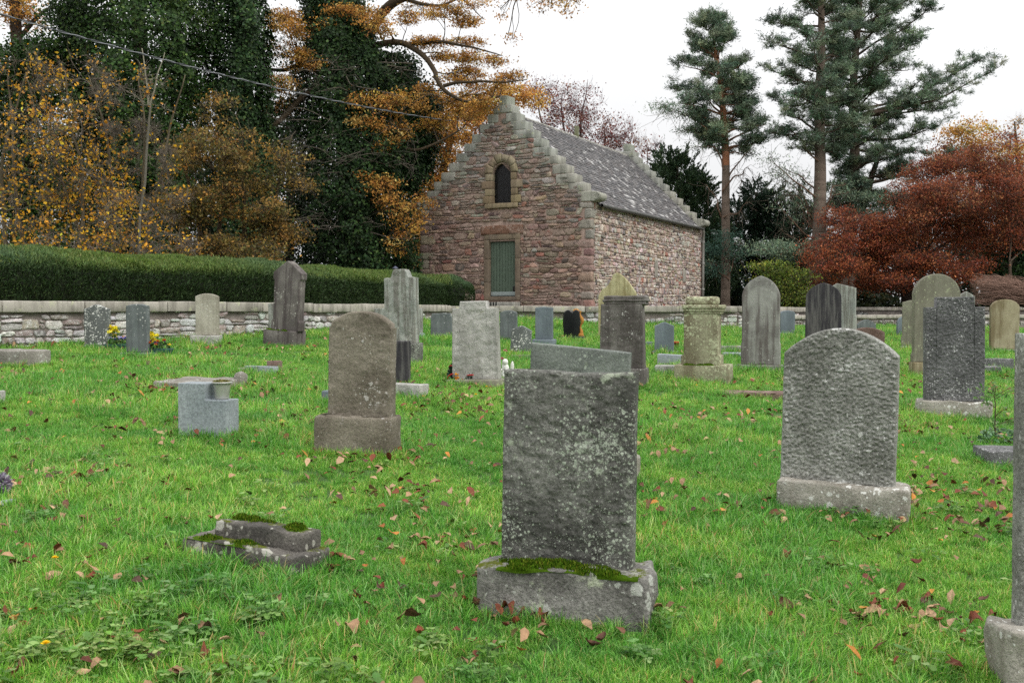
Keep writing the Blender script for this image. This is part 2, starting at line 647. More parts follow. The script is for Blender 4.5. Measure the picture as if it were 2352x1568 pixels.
# overcast deck: brighter overhead than at the horizon, faintly cloudy
tcn = nt.nodes.new('ShaderNodeTexCoord')
sep = nt.nodes.new('ShaderNodeSeparateXYZ')
nt.links.new(tcn.outputs['Generated'], sep.inputs[0])
mr = nt.nodes.new('ShaderNodeMapRange')
mr.inputs[1].default_value = 0
mr.inputs[2].default_value = 1
mr.inputs[3].default_value = 6.3
mr.inputs[4].default_value = 17.5
nt.links.new(sep.outputs[2], mr.inputs[0])
cn = nt.nodes.new('ShaderNodeTexNoise')
cn.inputs['Scale'].default_value = 2.2
cn.inputs['Detail'].default_value = 5
nt.links.new(tcn.outputs['Generated'], cn.inputs['Vector'])
cm = nt.nodes.new('ShaderNodeMapRange')
cm.inputs[1].default_value = .3
cm.inputs[2].default_value = .7
cm.inputs[3].default_value = .93
cm.inputs[4].default_value = 1.07
nt.links.new(cn.outputs['Fac'], cm.inputs[0])
mu = nt.nodes.new('ShaderNodeMath')
mu.operation = 'MULTIPLY'
nt.links.new(mr.outputs[0], mu.inputs[0])
nt.links.new(cm.outputs[0], mu.inputs[1])
cc = nt.nodes.new('ShaderNodeVectorMath')
cc.operation = 'SCALE'
cc.inputs[0].default_value = (.985, .99, 1.0)
nt.links.new(mu.outputs[0], cc.inputs['Scale'])
mx = nt.nodes.new('ShaderNodeMix')
mx.data_type = 'RGBA'
mx.inputs[0].default_value = .85
nt.links.new(hs.outputs[0], mx.inputs[6])
nt.links.new(cc.outputs[0], mx.inputs[7])
nt.links.new(mx.outputs[2], bg.inputs['Color'])
bg.inputs['Strength'].default_value = .125
nt.links.new(bg.outputs[0], wo.inputs['Surface'])
sl = bpy.data.lights.new('sun', 'SUN')
sl.energy = 1.25
sl.angle = R(25)
sl.color = (1, .96, .9)
so = bpy.data.objects.new('sun', sl)
COL.objects.link(so)
sd = Vector((math.sin(R(SUN_AZ)) * math.cos(R(SUN_EL)), math.cos(R(SUN_AZ)) * math.cos(R(SUN_EL)), math.sin(R(SUN_EL))))
so.rotation_euler = sd.to_track_quat('Z', 'Y').to_euler()
so.location = (0, 0, 30)
cy = SC.cycles
cy.max_bounces = 5
cy.diffuse_bounces = 3
cy.glossy_bounces = 2
cy.transmission_bounces = 3
cy.use_denoising = False
cy.use_adaptive_sampling = True
cy.adaptive_threshold = .015

# ------------------------------------------------------------------ ground
def ax(a, b, step, far, fstep):
    m = list(np.arange(a, b + 1e-6, step))
    lo = [a]
    while lo[-1] > -far:
        lo.append(lo[-1] - fstep * (1 + .3 * len(lo)))
    hi = [b]
    while hi[-1] < far:
        hi.append(hi[-1] + fstep * (1 + .3 * len(hi)))
    return np.array(lo[:0:-1] + m + hi[1:])


gx_, gy_ = ax(-16, 22, .3, 400, 3), ax(0, 40, .3, 500, 3)
gy_ = gy_[gy_ > -60]
X, Y = np.meshgrid(gx_, gy_, indexing='ij')
mb = MB()
mb.add(np.stack([X.ravel(), Y.ravel(), gz(X.ravel(), Y.ravel())], 1), gridq(*X.shape))
t = NT('ground_turf')
tc = t.n('ShaderNodeTexCoord').outputs['Object']
c = t.mix(t.ramp(t.noise(tc, .7, 6), .35, .65), rgba((.035, .09, .012)), rgba((.06, .12, .02)))
c = t.mix(t.ramp(t.noise(tc, 26.0, 5, .7), .42, .7), c, rgba((.04, .095, .015)))
c = t.mix(t.math('MULTIPLY', t.ramp(t.noise(tc, 5.0, 6, .7), .6, .75), .5), c, rgba((.09, .08, .035)))
b = t.n('ShaderNodeBsdfPrincipled', Base__Color=c, Roughness=.95)
t.set(b, 'Normal', t.n('ShaderNodeBump', Strength=.8, Distance=.03, Height=t.noise(tc, 60.0, 5)).outputs[0])
t.set(t.out, 'Surface', b.outputs[0])
structure(mb.build('ground', t.m), 'bright green grassy churchyard ground sloping up to the wall')

# terraces of earth held up behind the walls
ZT = EYE + .10
CA = np.array([-8.23, 16.8]); CM = P(635, 700, 21.6)[:2]; CC = P(1030, 700, 30.6)[:2]; CE = P(1693, 700, 30.2)[:2]
CA0 = CA + (CA - CM) * .9
RB = CE + np.array([.46, .888]) * 17
LW0 = P(1698, 700, 31.2)[:2]; LW1 = P(2060, 700, 36.5)[:2]; LW2 = P(2560, 700, 38.5)[:2]
tm = NT('woodland_floor')
tc = tm.n('ShaderNodeTexCoord').outputs['Object']
c = tm.mix(tm.ramp(tm.noise(tc, 3.0, 8, .7), .4, .6), rgba((.05, .04, .02)), rgba((.04, .06, .015)))
b = tm.n('ShaderNodeBsdfPrincipled', Base__Color=c, Roughness=.95)
tm.set(tm.out, 'Surface', b.outputs[0])
mb = MB()
poly = [CA0, CA, CM, CC, CE, RB, np.array([RB[0] + 2, 160]), np.array([-120, 160]), np.array([-120, CA0[1] - 20])]
off = [p + np.array([-.0, .12]) for p in poly[:5]] + poly[5:]
off = off[7:] + off[:7]
mb.add([(p[0], p[1], ZT) for p in off], None, [(0, i, i + 1) for i in range(1, len(off) - 1)])
structure(mb.build('terrace_ground', tm.m, smooth=False), 'dark leafy earth of the raised terrace behind the wall')
mb = MB()
zl = EYE - .2
pl = [LW0 + [0, .2], LW1 + [0, .2], LW2 + [0, .2], np.array([130, 60]), np.array([130, 160]), np.array([RB[0] + 2.1, 160]), RB + [.1, 0]]
pl = pl[4:] + pl[:4]
mb.add([(p[0], p[1], zl) for p in pl], None, [(0, i, i + 1) for i in range(1, len(pl) - 1)])
structure(mb.build('bank_ground', tm.m, smooth=False), 'dark leafy earth bank under the trees on the right')

# ------------------------------------------------------------------ churchyard walls
M_white = masonry_mat('whitish_rubble', lichen=.8, lcol=(222, 222, 218), dark=.2)
M_mortar = stone_mat('lime_mortar', (112, 104, 98), (140, 132, 126), bump=.8)
M_cop = stone_mat('coping_stone', (152, 146, 136), (182, 176, 164), streak=.5, scol=(96, 92, 84), sscale=5, patch=.35, pcol=(178, 180, 150), bump=.5, usecol=True)
PAL_W = [((204, 201, 197), 4), ((184, 180, 176), 3), ((218, 216, 212), 3), ((170, 154, 148), 1), ((150, 144, 138), .8), ((188, 176, 166), 1)]
PAL_L = [((150, 144, 138), 3), ((120, 112, 106), 3), ((170, 165, 158), 2), ((120, 98, 90), 1.2)]


def garden_wall(name, label, segs, ztop, cop, cop_h, pal, depth=.45, seed=1, zb=None, sw=(.12, .42), ch=(.09, .2)):
    """dry rubble wall with a coping course, following a polyline of plan points"""
    root = empty(name, (segs[0][0], segs[0][1], float(gz(*segs[0]))))
    tag(root, label, 'wall')
    face, core, cp = MB(), MB(), MB()
    rg = np.random.default_rng(seed)
    for i in range(len(segs) - 1):
        a, b = np.array(segs[i]), np.array(segs[i + 1])
        L = np.linalg.norm(b - a)
        d = (b - a) / L
        n = np.array([d[1], -d[0]])
        z0 = min(gz(*a), gz(*b), gz(*((a + b) / 2))) - .15
        m = rubble(0, L, z0, ztop - cop_h - .03, ch=ch, sw=sw, gap=.008, relief=.045, colf=lambda s, z, r: palpick(pal, r), seed=seed * 10 + i, split=.35, jit=.02, corner=.24,
                   keep=lambda cs, cz, s_0, s_1, z_0, z_1: z_1 < ztop - cop_h + .02)
        place_wall(m, (a[0], a[1], 0), (d[0], d[1], 0), (n[0], n[1], 0))
        for q in range(len(m.v)):
            face.add(m.v[q], m.f4[q] - q * 65, m.f3[q] - q * 65, m.c[q])
        mid = (a + b) / 2 - n * depth / 2
        rblock(core, (mid[0], mid[1], (z0 + ztop - cop_h) / 2), (L, depth, ztop - cop_h - z0), .01, yaw=math.atan2(d[1], d[0]), res=2)
        s = 0
        while s < L - .05:
            w = min(rg.uniform(*cop), L - s)
            if L - s - w < .25:
                w = L - s
            cpt = a + d * (s + w / 2) - n * (depth / 2 - .03)
            rblock(cp, (cpt[0], cpt[1], ztop - cop_h / 2 + rg.normal(0, .006)), (w - .012, depth + .12, cop_h), .018, rough=.008, rs=5, yaw=math.atan2(d[1], d[0]), seed=int(rg.integers(99)), res=.15,
                   col=lin(160, 155, 146) * (1 + rg.normal(0, .13)), chip=.3)
            s += w
    cg = np.array(root.location)
    for q, nm, mt in ((core, 'wall_core', M_mortar), (face, 'rubble_face', M_white), (cp, 'coping', M_cop)):
        q.v = [v - cg for v in q.v]
        q.build(nm, mt, root, smooth=(nm != 'wall_core'))
    return root


ZW = EYE + .145
garden_wall('stone_wall', 'whitewashed rubble wall with flat coping below the long dark hedge', [CA0, CA, CM, CC], ZW + .02, (.9, 1.7), .19, PAL_W, seed=3)
garden_wall('stone_wall', 'whitish rubble wall with pale coping in front of the stone building', [CC, CE], ZW, (.8, 1.5), .175, PAL_W, seed=5)
garden_wall('stone_wall', 'short return of pale rubble wall running back beside the building', [CE + np.array([.1, .25]), RB], ZW - .02, (.8, 1.5), .17, PAL_W, seed=6)
garden_wall('stone_wall', 'low lichened rubble wall with rough coping under the red beech', [LW0, LW1, LW2], EYE - .14, (.35, .8), .12, PAL_L, seed=8)
DW0, DW1 = P(1780, 700, 43)[:2], P(2600, 700, 45.5)[:2]
garden_wall('stone_wall', 'dark mossy block wall standing behind the low rubble wall', [DW0, DW1], EYE + .16, (.9, 1.6), .14, [((70, 68, 62), 2), ((88, 86, 78), 2), ((58, 56, 52), 1)], seed=9, sw=(.5, 1.0), ch=(.25, .36))

# ------------------------------------------------------------------ the stone building
BW, BL, EAVE, PITCHN = 6.5, 12.1, 3.45, 10
BO = np.array([-.326, 35.5, ZT + .02])
BYAW = -math.atan2(.46, .888)
bld = empty('burial_house', BO, BYAW)
tag(bld, 'old red and grey rubble stone building with crow stepped gables and green door', 'building')
HW = BW / 2
RUN = .305
RISE = .31
STEPS = 10
M_mas = masonry_mat('red_rubble', lichen=.3, lcol=(160, 152, 144), dark=.3, smear=(166, 146, 134))
M_mas2 = masonry_mat('pale_rubble', lichen=.35, lcol=(200, 192, 184), dark=.15)
M_pm = stone_mat('pink_mortar', (158, 134, 124), (178, 156, 144), bump=1.0, bscale=18, big=1.2, streak=.3, scol=(80, 66, 60))
M_dress = stone_mat('dressed_grey_stone', (136, 136, 130), (172, 172, 164), streak=.45, scol=(92, 92, 84), sscale=6, patch=.3, pcol=(160, 165, 138), usecol=True, bump=.6)
M_dress2 = stone_mat('dressed_buff_stone', (120, 104, 86), (146, 128, 104), streak=.4, scol=(84, 72, 62), sscale=6, patch=.15, pcol=(150, 148, 132), usecol=True, bump=.6)
gable = lambda x: EAVE + (HW - abs(x)) * (RISE * STEPS) / (RUN * STEPS) * .985
# wall core with a doorway and an arched window niche
DX, DZ0, DZ1 = .53, .36, 2.24
WX, WZ0, WZ1 = .37, 3.52, 4.86
core = MB()
TH = .55


def gpoly(x0, x1, z0):
    xs = [x0] + ([0] if x0 < 0 < x1 else []) + [x1]
    top = [(x, gable(x)) for x in xs]
    return [(x0, z0), (x1, z0)] + top[::-1]


prism(core, gpoly(-HW, -DX, -.6), 0, TH)
prism(core, gpoly(DX, HW, -.6), 0, TH)
prism(core, [(-DX, -.6), (DX, -.6), (DX, DZ0), (-DX, DZ0)], 0, TH)
prism(core, [(-DX, DZ1), (DX, DZ1), (DX, WZ0), (-DX, WZ0)], 0, TH)
prism(core, gpoly(-DX, -WX, WZ0), 0, TH)
prism(core, gpoly(WX, DX, WZ0), 0, TH)
prism(core, gpoly(-WX, WX, WZ1), 0, TH)
arch = [(-WX, WZ1 + .004)] + [(-WX, WZ1 - WX)] + [(WX * math.cos(a), WZ1 - WX + WX * math.sin(a)) for a in np.linspace(math.pi * .93, math.pi / 2, 8)]
prism(core, arch, 0.003, .13)
prism(core, [(-x, z) for x, z in arch][::-1], 0.003, .13)
prism(core, [(x, z) for x, z in gpoly(-HW, HW, -.6)], BL - TH, BL)
for sx in (-1, 1):
    prism(core, [(sx * HW - .25 * (sx + 1), -.6), (sx * HW + .25 * (1 - sx), -.6), (sx * HW + .25 * (1 - sx), EAVE - .02), (sx * HW - .25 * (sx + 1), EAVE - .02)], TH, BL - TH)
core.build('wall_core', M_pm, bld, smooth=False)

PAL_RED = [((148, 122, 110), 4), ((160, 136, 122), 3), ((132, 110, 100), 3), ((172, 150, 134), 2.4), ((152, 110, 98), 1.2), ((146, 132, 114), 2), ((112, 98, 92), 1), ((138, 128, 114), 1.2)]
PAL_GREY = [((156, 150, 140), 4), ((128, 122, 114), 3), ((158, 154, 144), 2.5), ((130, 108, 102), 2), ((150, 134, 122), 1.5), ((112, 108, 104), 1)]
PAL_SIDE = [((192, 178, 166), 4), ((178, 162, 152), 3.5), ((204, 194, 182), 2.8), ((182, 158, 148), 2), ((174, 162, 140), 1.6), ((138, 128, 124), 1.6), ((188, 184, 176), 1.6), ((104, 98, 96), .4), ((162, 116, 102), .35)]


def colfront(s, z, r):
    x = s - HW
    k = (z - 2.9) / 1.5 + .45 * float(fbm(np.array([[x * .8, z * .8, 4]]), 2, 5)[0]) + max(0, (x - 1.2)) * .38 * (z > 1.0)
    if z > 4.4:
        k = 1
    return palpick(PAL_GREY if r.random() < np.clip(k, 0.03, .96) else PAL_RED, r)


def keepfront(cs, cz, sa, sb, za, zb):
    a, b = sa - HW, sb - HW
    if zb > gable(max(abs(a), abs(b))) + .14:
        return False
    return True


mb = rubble(0, BW, -.1, 6.75, ch=(.10, .23), sw=(.14, .52), gap=.007, relief=.042, colf=colfront, keep=keepfront, block=[(HW - .69, HW + .69, -1, 2.44), (HW - .83, HW + .8, 2.44, 2.77), (HW - .62, HW + .62, 3.34, 3.52), (HW - .6, HW + .6, 3.5, 4.72), (HW - .5, HW + .5, 4.7, 4.95), (HW - .3, HW + .3, 4.9, 5.13), (BW - .33, BW + 1, -1, EAVE), (-1, .34, -1, EAVE)], split=.5, seed=21, jit=.045, corner=.26)
place_wall(mb, (-HW, 0, 0), (1, 0, 0), (0, -1, 0)).build('gable_masonry', M_mas, bld)


def keepside(cs, cz, sa, sb, za, zb):
    return zb < EAVE


mb = rubble(0, BL, -.1, EAVE + .05, ch=(.09, .2), sw=(.1, .3), gap=.01, relief=.038, colf=lambda s, z, r: palpick(PAL_SIDE, r, .1), keep=keepside, block=[(-1, .24, -1, 9), (BL - .28, BL + 1, -1, 9), (6.04, 6.36, 1.18, 1.77), (9.44, 9.76, 1.08, 1.52)], split=.4, seed=22, jit=.03, corner=.28)
place_wall(mb, (HW, 0, 0), (0, 1, 0), (1, 0, 0)).build('side_masonry', M_mas2, bld)
for (c0, z_0, z_1) in ((6.2, 1.2, 1.75), (9.6, 1.1, 1.5)):
    sl_ = MB()
    for dy in (-.085, .085):
        rblock(sl_, (HW + .0, c0 + dy, (z_0 + z_1) / 2), (.1, .13, z_1 - z_0 + .1), .015, .01, col=lin(158, 150, 138), seed=int(c0 * 7))
    rblock(sl_, (HW - .0, c0, (z_0 + z_1) / 2), (.04, .1, z_1 - z_0), .004, col=lin(22, 20, 20))
    sl_.build('slit_vent', M_dress, bld)

# corner stones, crow steps and scrolled skew blocks
rg = np.random.default_rng(5)
for (yc, sy) in ((0, 1), (BL, -1)):
    q, q2 = MB(), MB()
    z = -.08
    k = 0
    while z < EAVE - .12:
        h = min(rg.uniform(.2, .36), EAVE - .02 - z)
        lx, ly = (.52, .24) if k % 2 else (.28, .36)
        lx *= rg.uniform(.8, 1.2)
        c = palpick([((158, 136, 126), 3), ((150, 118, 110), 3), ((136, 122, 110), 2), ((162, 154, 142), 1)] if z < 2.2 else [((142, 138, 128), 3), ((158, 154, 142), 3)], rg, .08)
        rblock(q, (HW + .035 - lx / 2, yc + sy * (ly / 2 - .035), z + h / 2), (lx, ly, h - .02), .05, .035, rs=5, seed=k, col=c, res=.07)
        if yc == 0:
            lx2 = .36 if k % 2 else .62
            rblock(q2, (-HW - .03 + lx2 / 2, ly / 2 - .035, z + h / 2), (lx2, ly, h - .02), .03, .018, rs=4, seed=k + 40, col=palpick([((150, 142, 126), 3), ((136, 116, 106), 2)], rg, .08), res=.09)
        z += h
        k += 1
    q.build('corner_stones', M_mas2, bld)
    if q2.n:
        q2.build('corner_stones', M_mas2, bld)
for (y0, y1) in ((-.03, TH + .06), (BL - TH - .06, BL + .03)):
    yc, dy = (y0 + y1) / 2, y1 - y0
    steps = MB()
    for i in range(1, STEPS):
        for sx in (-1, 1):
            xo = HW - RUN * i + .06
            ln = rg.uniform(.5, .74)
            if xo - ln < .14:
                ln = xo - .14
            zc = EAVE + RISE * i
            g = lin(*((148, 150, 143) if i > 4 else (154, 150, 140))) * (1 + rg.normal(0, .07))
            rblock(steps, (sx * (xo - ln / 2), yc + rg.normal(0, .004), zc + RISE / 2 + rg.normal(0, .008)), (ln, dy + rg.uniform(-.02, .03), RISE - .012), .025, .016, rs=4, seed=i * 3 + sx, col=g, res=.1, chip=.3)
    rblock(steps, (.0, yc, EAVE + RISE * STEPS + .14), (.72, dy, .27), .03, .016, rs=4, seed=77, col=lin(160, 162, 154), res=.1)
    rblock(steps, (.02, yc, EAVE + RISE * STEPS + .435), (.34, dy - .05, .32), .03, .016, rs=4, seed=78, col=lin(146, 152, 138), res=.1)
    steps.build('crow_steps', M_dress, bld)
for (y0, y1) in ((-.035, TH + .02), (BL - TH - .02, BL + .035)):
    for sx in (-1, 1):
        sk = MB()
        rblock(sk, (sx * (HW - .16), (y0 + y1) / 2, EAVE + .15), (.62, y1 - y0, .33), .03, .012, rs=4, seed=9, col=lin(158, 156, 142), res=.1)
        xs = sx * (HW + .2)
        th = np.linspace(0, 2 * math.pi, 17)[:-1]
        ring = [(xs + .135 * math.cos(a), EAVE + .15 + .135 * math.sin(a)) for a in th]
        prism(sk, ring, y0 + .006, y1 - .006, col=lin(158, 156, 142))
        sp = [(xs + (.115 - .1 * t) * math.cos(-sx * (t * 4 * math.pi) + math.pi / 2), y0 + .004, EAVE + .15 + (.115 - .1 * t) * math.sin(-sx * (t * 4 * math.pi) + math.pi / 2)) for t in np.linspace(0, 1, 36)]
        tube(sk, sp, np.linspace(.022, .012, 36), 6, col=lin(166, 164, 150))
        sk.build('scrolled_skew', M_dress, bld, smooth=False)

# slate roof: every slate a tilted slab, laid in courses
roof = MB()
sl_h = math.sqrt(2) * (HW + .12)
ridge_z = EAVE + HW - .02
rows = 36
ex = sl_h / rows
for sx in (1, -1):
    A, Nn = [], 0
    for r_ in range(rows):
        wd = .15 + .07 * (1 - r_ / rows)
        y = TH - .05 - rg.uniform(0, wd)
        while y < BL - TH + .05:
            w_ = wd * rg.uniform(.75, 1.25)
            y0, y1 = max(y, TH - .05), min(y + w_ - .006, BL - TH + .05)
            y += w_
            if y1 - y0 < .03:
                continue
            s0 = r_ * ex + rg.normal(0, .008)
            s1 = s0 + ex * 1.9
            if s1 > sl_h:
                s1 = sl_h
            t0 = .032 + rg.normal(0, .005)
            o = rg.normal(0, .003)
            pt = lambda s, yy, h: (sx * (HW + .12 - (s + 0) / math.sqrt(2) + h / math.sqrt(2)), yy, EAVE - .14 + s / math.sqrt(2) + h / math.sqrt(2))
            v = [pt(s0, y0, t0 + o), pt(s0, y1, t0 - o), pt(s1, y1, .004), pt(s1, y0, .004), pt(s0, y0, .008), pt(s0, y1, .008)]
            f4 = [(0, 1, 2, 3), (0, 4, 5, 1)]
            if sx < 0:
                f4 = [t_[::-1] for t_ in f4]
            f3 = [(0, 3, 4), (1, 5, 2)]
            pl = vn(np.array([[y * .35, r_ * .09, 3.1]]), 4)[0]
            pw = np.clip(.03 + .07 * (pl > .0) + .06 * (pl > .3), 0, 1)
            if rg.random() < pw:
                c = lin(184, 182, 180) * rg.uniform(.5, 1)
            else:
                c = lin(*[(92, 91, 92), (101, 99, 100), (83, 82, 83), (108, 105, 104), (94, 90, 90)][rg.integers(5)]) * rg.uniform(.8, 1.2)
            roof.add(v, f4, f3, c)
    base = [pt(0, TH - .05, 0), pt(0, BL - TH + .05, 0), pt(sl_h, BL - TH + .05, 0), pt(sl_h, TH - .05, 0)]
    roof.add(base, [(0, 1, 2, 3)], None, lin(50, 48, 48))
M_slate = attr_mat('stone_slate', vary=.35, scale=14, bump=.4, rough=.75, spec=.35)
rf = roof.build('roof', M_slate, bld, smooth=False)
rd = MB()
y = TH + .06
while y < BL - TH - .1:
    L = min(rg.uniform(.42, .62), BL - TH - .06 - y)
    z = ridge_z - .0
    prism(rd, [(-.2, z - .2), (-.14, z - .2), (0, z - .04), (.14, z - .2), (.2, z - .2), (.05, z + .0), (-.05, z + .0)][::1], y, y + L - .012, col=lin(150, 146, 138) * rg.uniform(.85, 1.1))
    y += L
rd.build('ridge_stones', M_dress, rf, smooth=False)
fn = MB()
rblock(fn, (.0, 6.2, ridge_z + .18), (.15, .15, .44), .03, .02, col=lin(112, 116, 70), seed=3)
fn.build('ridge_stub', M_dress, rf)

# gutter and downpipe
M_pipe = attr_mat('painted_iron', vary=.15, bump=.1, rough=.5, spec=.4)
gt = MB()
gp = [(HW + .19, TH - .1 + k * (BL - 2 * TH + .2) / 12, EAVE - .12 + rg.normal(0, .004)) for k in range(13)]
tube(gt, gp, .062, 8, col=lin(70, 70, 66))
gt.build('gutter', M_pipe, bld)
dp = MB()
tube(dp, [(HW + .19, BL - TH, EAVE - .14), (HW + .19, BL - TH + .12, EAVE - .24), (HW + .10, BL - .2, EAVE - .45), (HW + .10, BL - .2, 2), (HW + .10, BL - .2, -.3)], .06, 8, col=lin(138, 136, 130))
for z in (.8, 1.9, 2.8):
    tube(dp, [(HW + .10, BL - .2, z - .04), (HW + .10, BL - .2, z + .04)], .078, 8, col=lin(120, 118, 112))
dp.build('downpipe', M_pipe, bld)

# doorway
fr = MB()
JW = .19
for sx in (-1, 1):
    z = .24
    for k, h in enumerate((.62, .78, .66)):
        rblock(fr, (sx * (DX - .03 + JW / 2), .1, z + h / 2), (JW, .3, h - .006), .014, .006, rs=5, seed=k + sx, col=lin(112, 102, 92) * rg.uniform(.92, 1.08), res=.1)
        z += h
rblock(fr, (0, .1, DZ1 + .09 + .07), (2 * (DX - .03 + JW), .304, .2), .014, .006, rs=5, seed=6, col=lin(118, 108, 96), res=.1)
rblock(fr, (0, .09, DZ0 - .06), (2 * (DX - .035), .3, .13), .012, .005, seed=8, col=lin(98, 92, 84), res=.1)
fr.build('door_frame', M_dress2, bld)
lt = MB()
rblock(lt, (-.02, .06, 2.62), (1.62, .26, .3), .04, .03, rs=3.5, seed=12, col=lin(122, 92, 76), res=.08)
lt.build('lintel_stone', M_mas, bld)
M_door = attr_mat('green_paint', vary=.14, scale=5, bump=.15, rough=.6, spec=.3)
door = MB()
nb = 9
for k in range(nb):
    wv = 2 * (DX - .03) / nb
    x = -(DX - .03) + wv * (k + .5)
    rblock(door, (x, .11 + rg.normal(0, .0015), (DZ0 + DZ1 + .06) / 2), (wv - .008, .035, DZ1 - DZ0 - .05), .007, .001, col=lin(84, 98, 84) * rg.uniform(.92, 1.06), res=.3, seed=k)
do = door.build('door', M_door, bld)
db = MB()
rblock(db, (0, .08, DZ0 + .1), (2 * (DX - .05), .035, .14), .008, .002, col=lin(140, 150, 148), res=.2)
db.build('weather_board', M_door, do)
dk = MB()
rblock(dk, (DX - .14, .085, .62), (.07, .025, .2), .03, .002, col=lin(20, 20, 20))
dk.build('handle', M_pipe, do)
ds = MB()
rblock(ds, (-.12, -.22, .06), (1.62, .46, .24), .02, .012, rs=4, seed=31, col=lin(150, 146, 138), res=.1)
st = ds.build('doorstep', M_dress, bld)
gr = MB()
for k in range(6):
    rblock(gr, (-.5 + k * .1, -.45, .11), (.045, .03, .14), .008, col=lin(22, 22, 22))
gr.build('iron_grille', M_pipe, st)
# window
sr = MB()
for sx in (-1, 1):
    z = WZ0
    for k, (h, l) in enumerate(((.26, .42), (.24, .26), (.27, .4), (.24, .24))):
        if z + h > WZ1 - WX + .06:
            h = WZ1 - WX + .06 - z
        l *= rg.uniform(.85, 1.1)
        rblock(sr, (sx * (WX + l / 2 - .012), .05, z + h / 2), (l, .26, h - .012), .018, .012, rs=4, seed=k * 5 + sx, col=palpick([((140, 124, 98), 3), ((150, 140, 118), 2)], rg, .08), res=.08)
        z += h
zc_ = WZ1 - WX + .06
for k in range(6):
    a0, a1 = math.pi * k / 6 + .012, math.pi * (k + 1) / 6 - .012
    r0, r1 = WX - .008, WX + .24 + .04 * (k % 2)
    n_ = 6
    out = [(r1 * math.cos(a), zc_ + r1 * math.sin(a)) for a in np.linspace(a0, a1, n_)]
    inn = [(r0 * math.cos(a), zc_ + r0 * math.sin(a)) for a in np.linspace(a1, a0, n_)]
    # quads between the arcs, front, outer and inner faces
    V = [(x, -.07, z) for x, z in inn[::-1]] + [(x, -.07, z) for x, z in out] + [(x, .18, z) for x, z in inn[::-1]] + [(x, .18, z) for x, z in out]
    f4 = []
    for i in range(n_ - 1):
        f4 += [(i, i + 1, n_ + i + 1, n_ + i), (n_ + i, n_ + i + 1, 3 * n_ + i + 1, 3 * n_ + i), (i + 1, i, 2 * n_ + i, 2 * n_ + i + 1)]
    f4 += [(0, n_, 3 * n_, 2 * n_), (n_ - 1, 3 * n_ - 1, 4 * n_ - 1, 2 * n_ - 1)]
    sr.add(V, f4, None, palpick([((148, 138, 116), 3), ((136, 126, 108), 2)], rg, .07))
rblock(sr, (.0, .02, WZ0 - .085), (1.24, .3, .16), .02, .014, rs=4, seed=41, col=lin(146, 134, 108), res=.08)
wn = empty('window', (0, 0, 0))
wn.parent = bld
sr.build('stone_surround', M_dress2, wn)
pn = MB()
arp = [(-WX, WZ0), (WX, WZ0)] + [(WX * math.cos(a), WZ1 - WX + WX * math.sin(a)) for a in np.linspace(0, math.pi, 13)]
prism(pn, arp, .14, .16, col=lin(14, 14, 17))
pn.build('dark_pane', attr_mat('dark_glass', vary=.1, bump=0, rough=.25, spec=.5), wn, smooth=False)
gd = MB()
for k in range(-30, 31):
    for sg in (1, -1):
        pts = []
        for tt in np.linspace(-1, 1, 41):
            x, z = k * .055 + sg * tt * .75, (WZ0 + WZ1) / 2 + tt * .75
            if abs(x) < WX - .01 and z > WZ0 + .01 and (z < WZ1 - WX or math.hypot(x, z - (WZ1 - WX)) < WX - .01):
                pts.append((x, .11, z))
        if len(pts) > 1:
            tube(gd, [pts[0], pts[-1]], .0035, 3, col=lin(40, 40, 42))
gd.build('wire_mesh', M_pipe, wn)
# ------------------------------------------------------------------ gravestones
arc = lambda r: (lambda u: r * u * u)
def rnd(r, p=1.0): return lambda u: r * (1 - math.sqrt(max(0, 1 - min(1, abs(u)) ** 2 * .995)))
def gothic(r, k=.35):
    m = 1 - math.sqrt(1 - (k / (1 + k)) ** 2)
    M = 1 - math.sqrt(1 - .995)
    f = lambda u: 1 - math.sqrt(max(0, 1 - .992 * ((abs(u) + k) / (1 + k)) ** 2))
    return lambda u: r * (f(u) - f(0)) / (f(1) - f(0))
ogee = lambda r: (lambda u: r * (.5 - .5 * math.cos(math.pi * u)))
peak = lambda r: (lambda u: r * abs(u))
slope = lambda r: (lambda u: r * (u + 1) / 2)
flat = lambda u: 0.0
def shoulder(a, h, a2=None): return lambda u: (h if (u > (a2 if a2 is not None else a) or u < -a) else 0.0)
def jag(h, sd, base=flat): return lambda u: base(u) + h * (.5 + .5 * float(fbm(np.array([[u * 2.6, sd, 1.0]]), 4, sd)[0]))

S = {}
S['dark'] = stone_mat('dark_lichened_stone', (72, 72, 68), (114, 114, 108), grain=.6, gscale=60, lich=.46, lcol=(164, 172, 156), lscale=50, patch=.3, pcol=(158, 166, 146), streak=.4, scol=(56, 54, 52), bump=1.0, bscale=22, moss=.14, mcol=(40, 44, 18))
S['rock'] = stone_mat('rock_faced_grey_granite', (118, 118, 112), (156, 156, 150), grain=.6, gscale=55, lich=.36, lcol=(196, 196, 192), lscale=18, bump=1.0, bscale=60, patch=.08, pcol=(146, 150, 118))
S['rockdk'] = stone_mat('rock_faced_dark_granite', (88, 88, 88), (112, 112, 112), grain=.6, gscale=80, lich=.5, lcol=(178, 178, 176), lscale=34, bump=1.0, bscale=34)
S['rockbase'] = stone_mat('rock_faced_pale_base', (132, 128, 118), (164, 160, 150), grain=.4, gscale=70, lich=.45, lcol=(214, 214, 208), lscale=15, bump=1.0, bscale=24, streak=.3, scol=(104, 94, 82))
S['brown'] = stone_mat('brown_mottled_stone', (98, 91, 80), (130, 123, 110), grain=.4, gscale=60, patch=.28, pcol=(156, 148, 140), bump=.8, bscale=34, lich=.2, lcol=(176, 172, 166), moss=.22, mcol=(46, 42, 20))
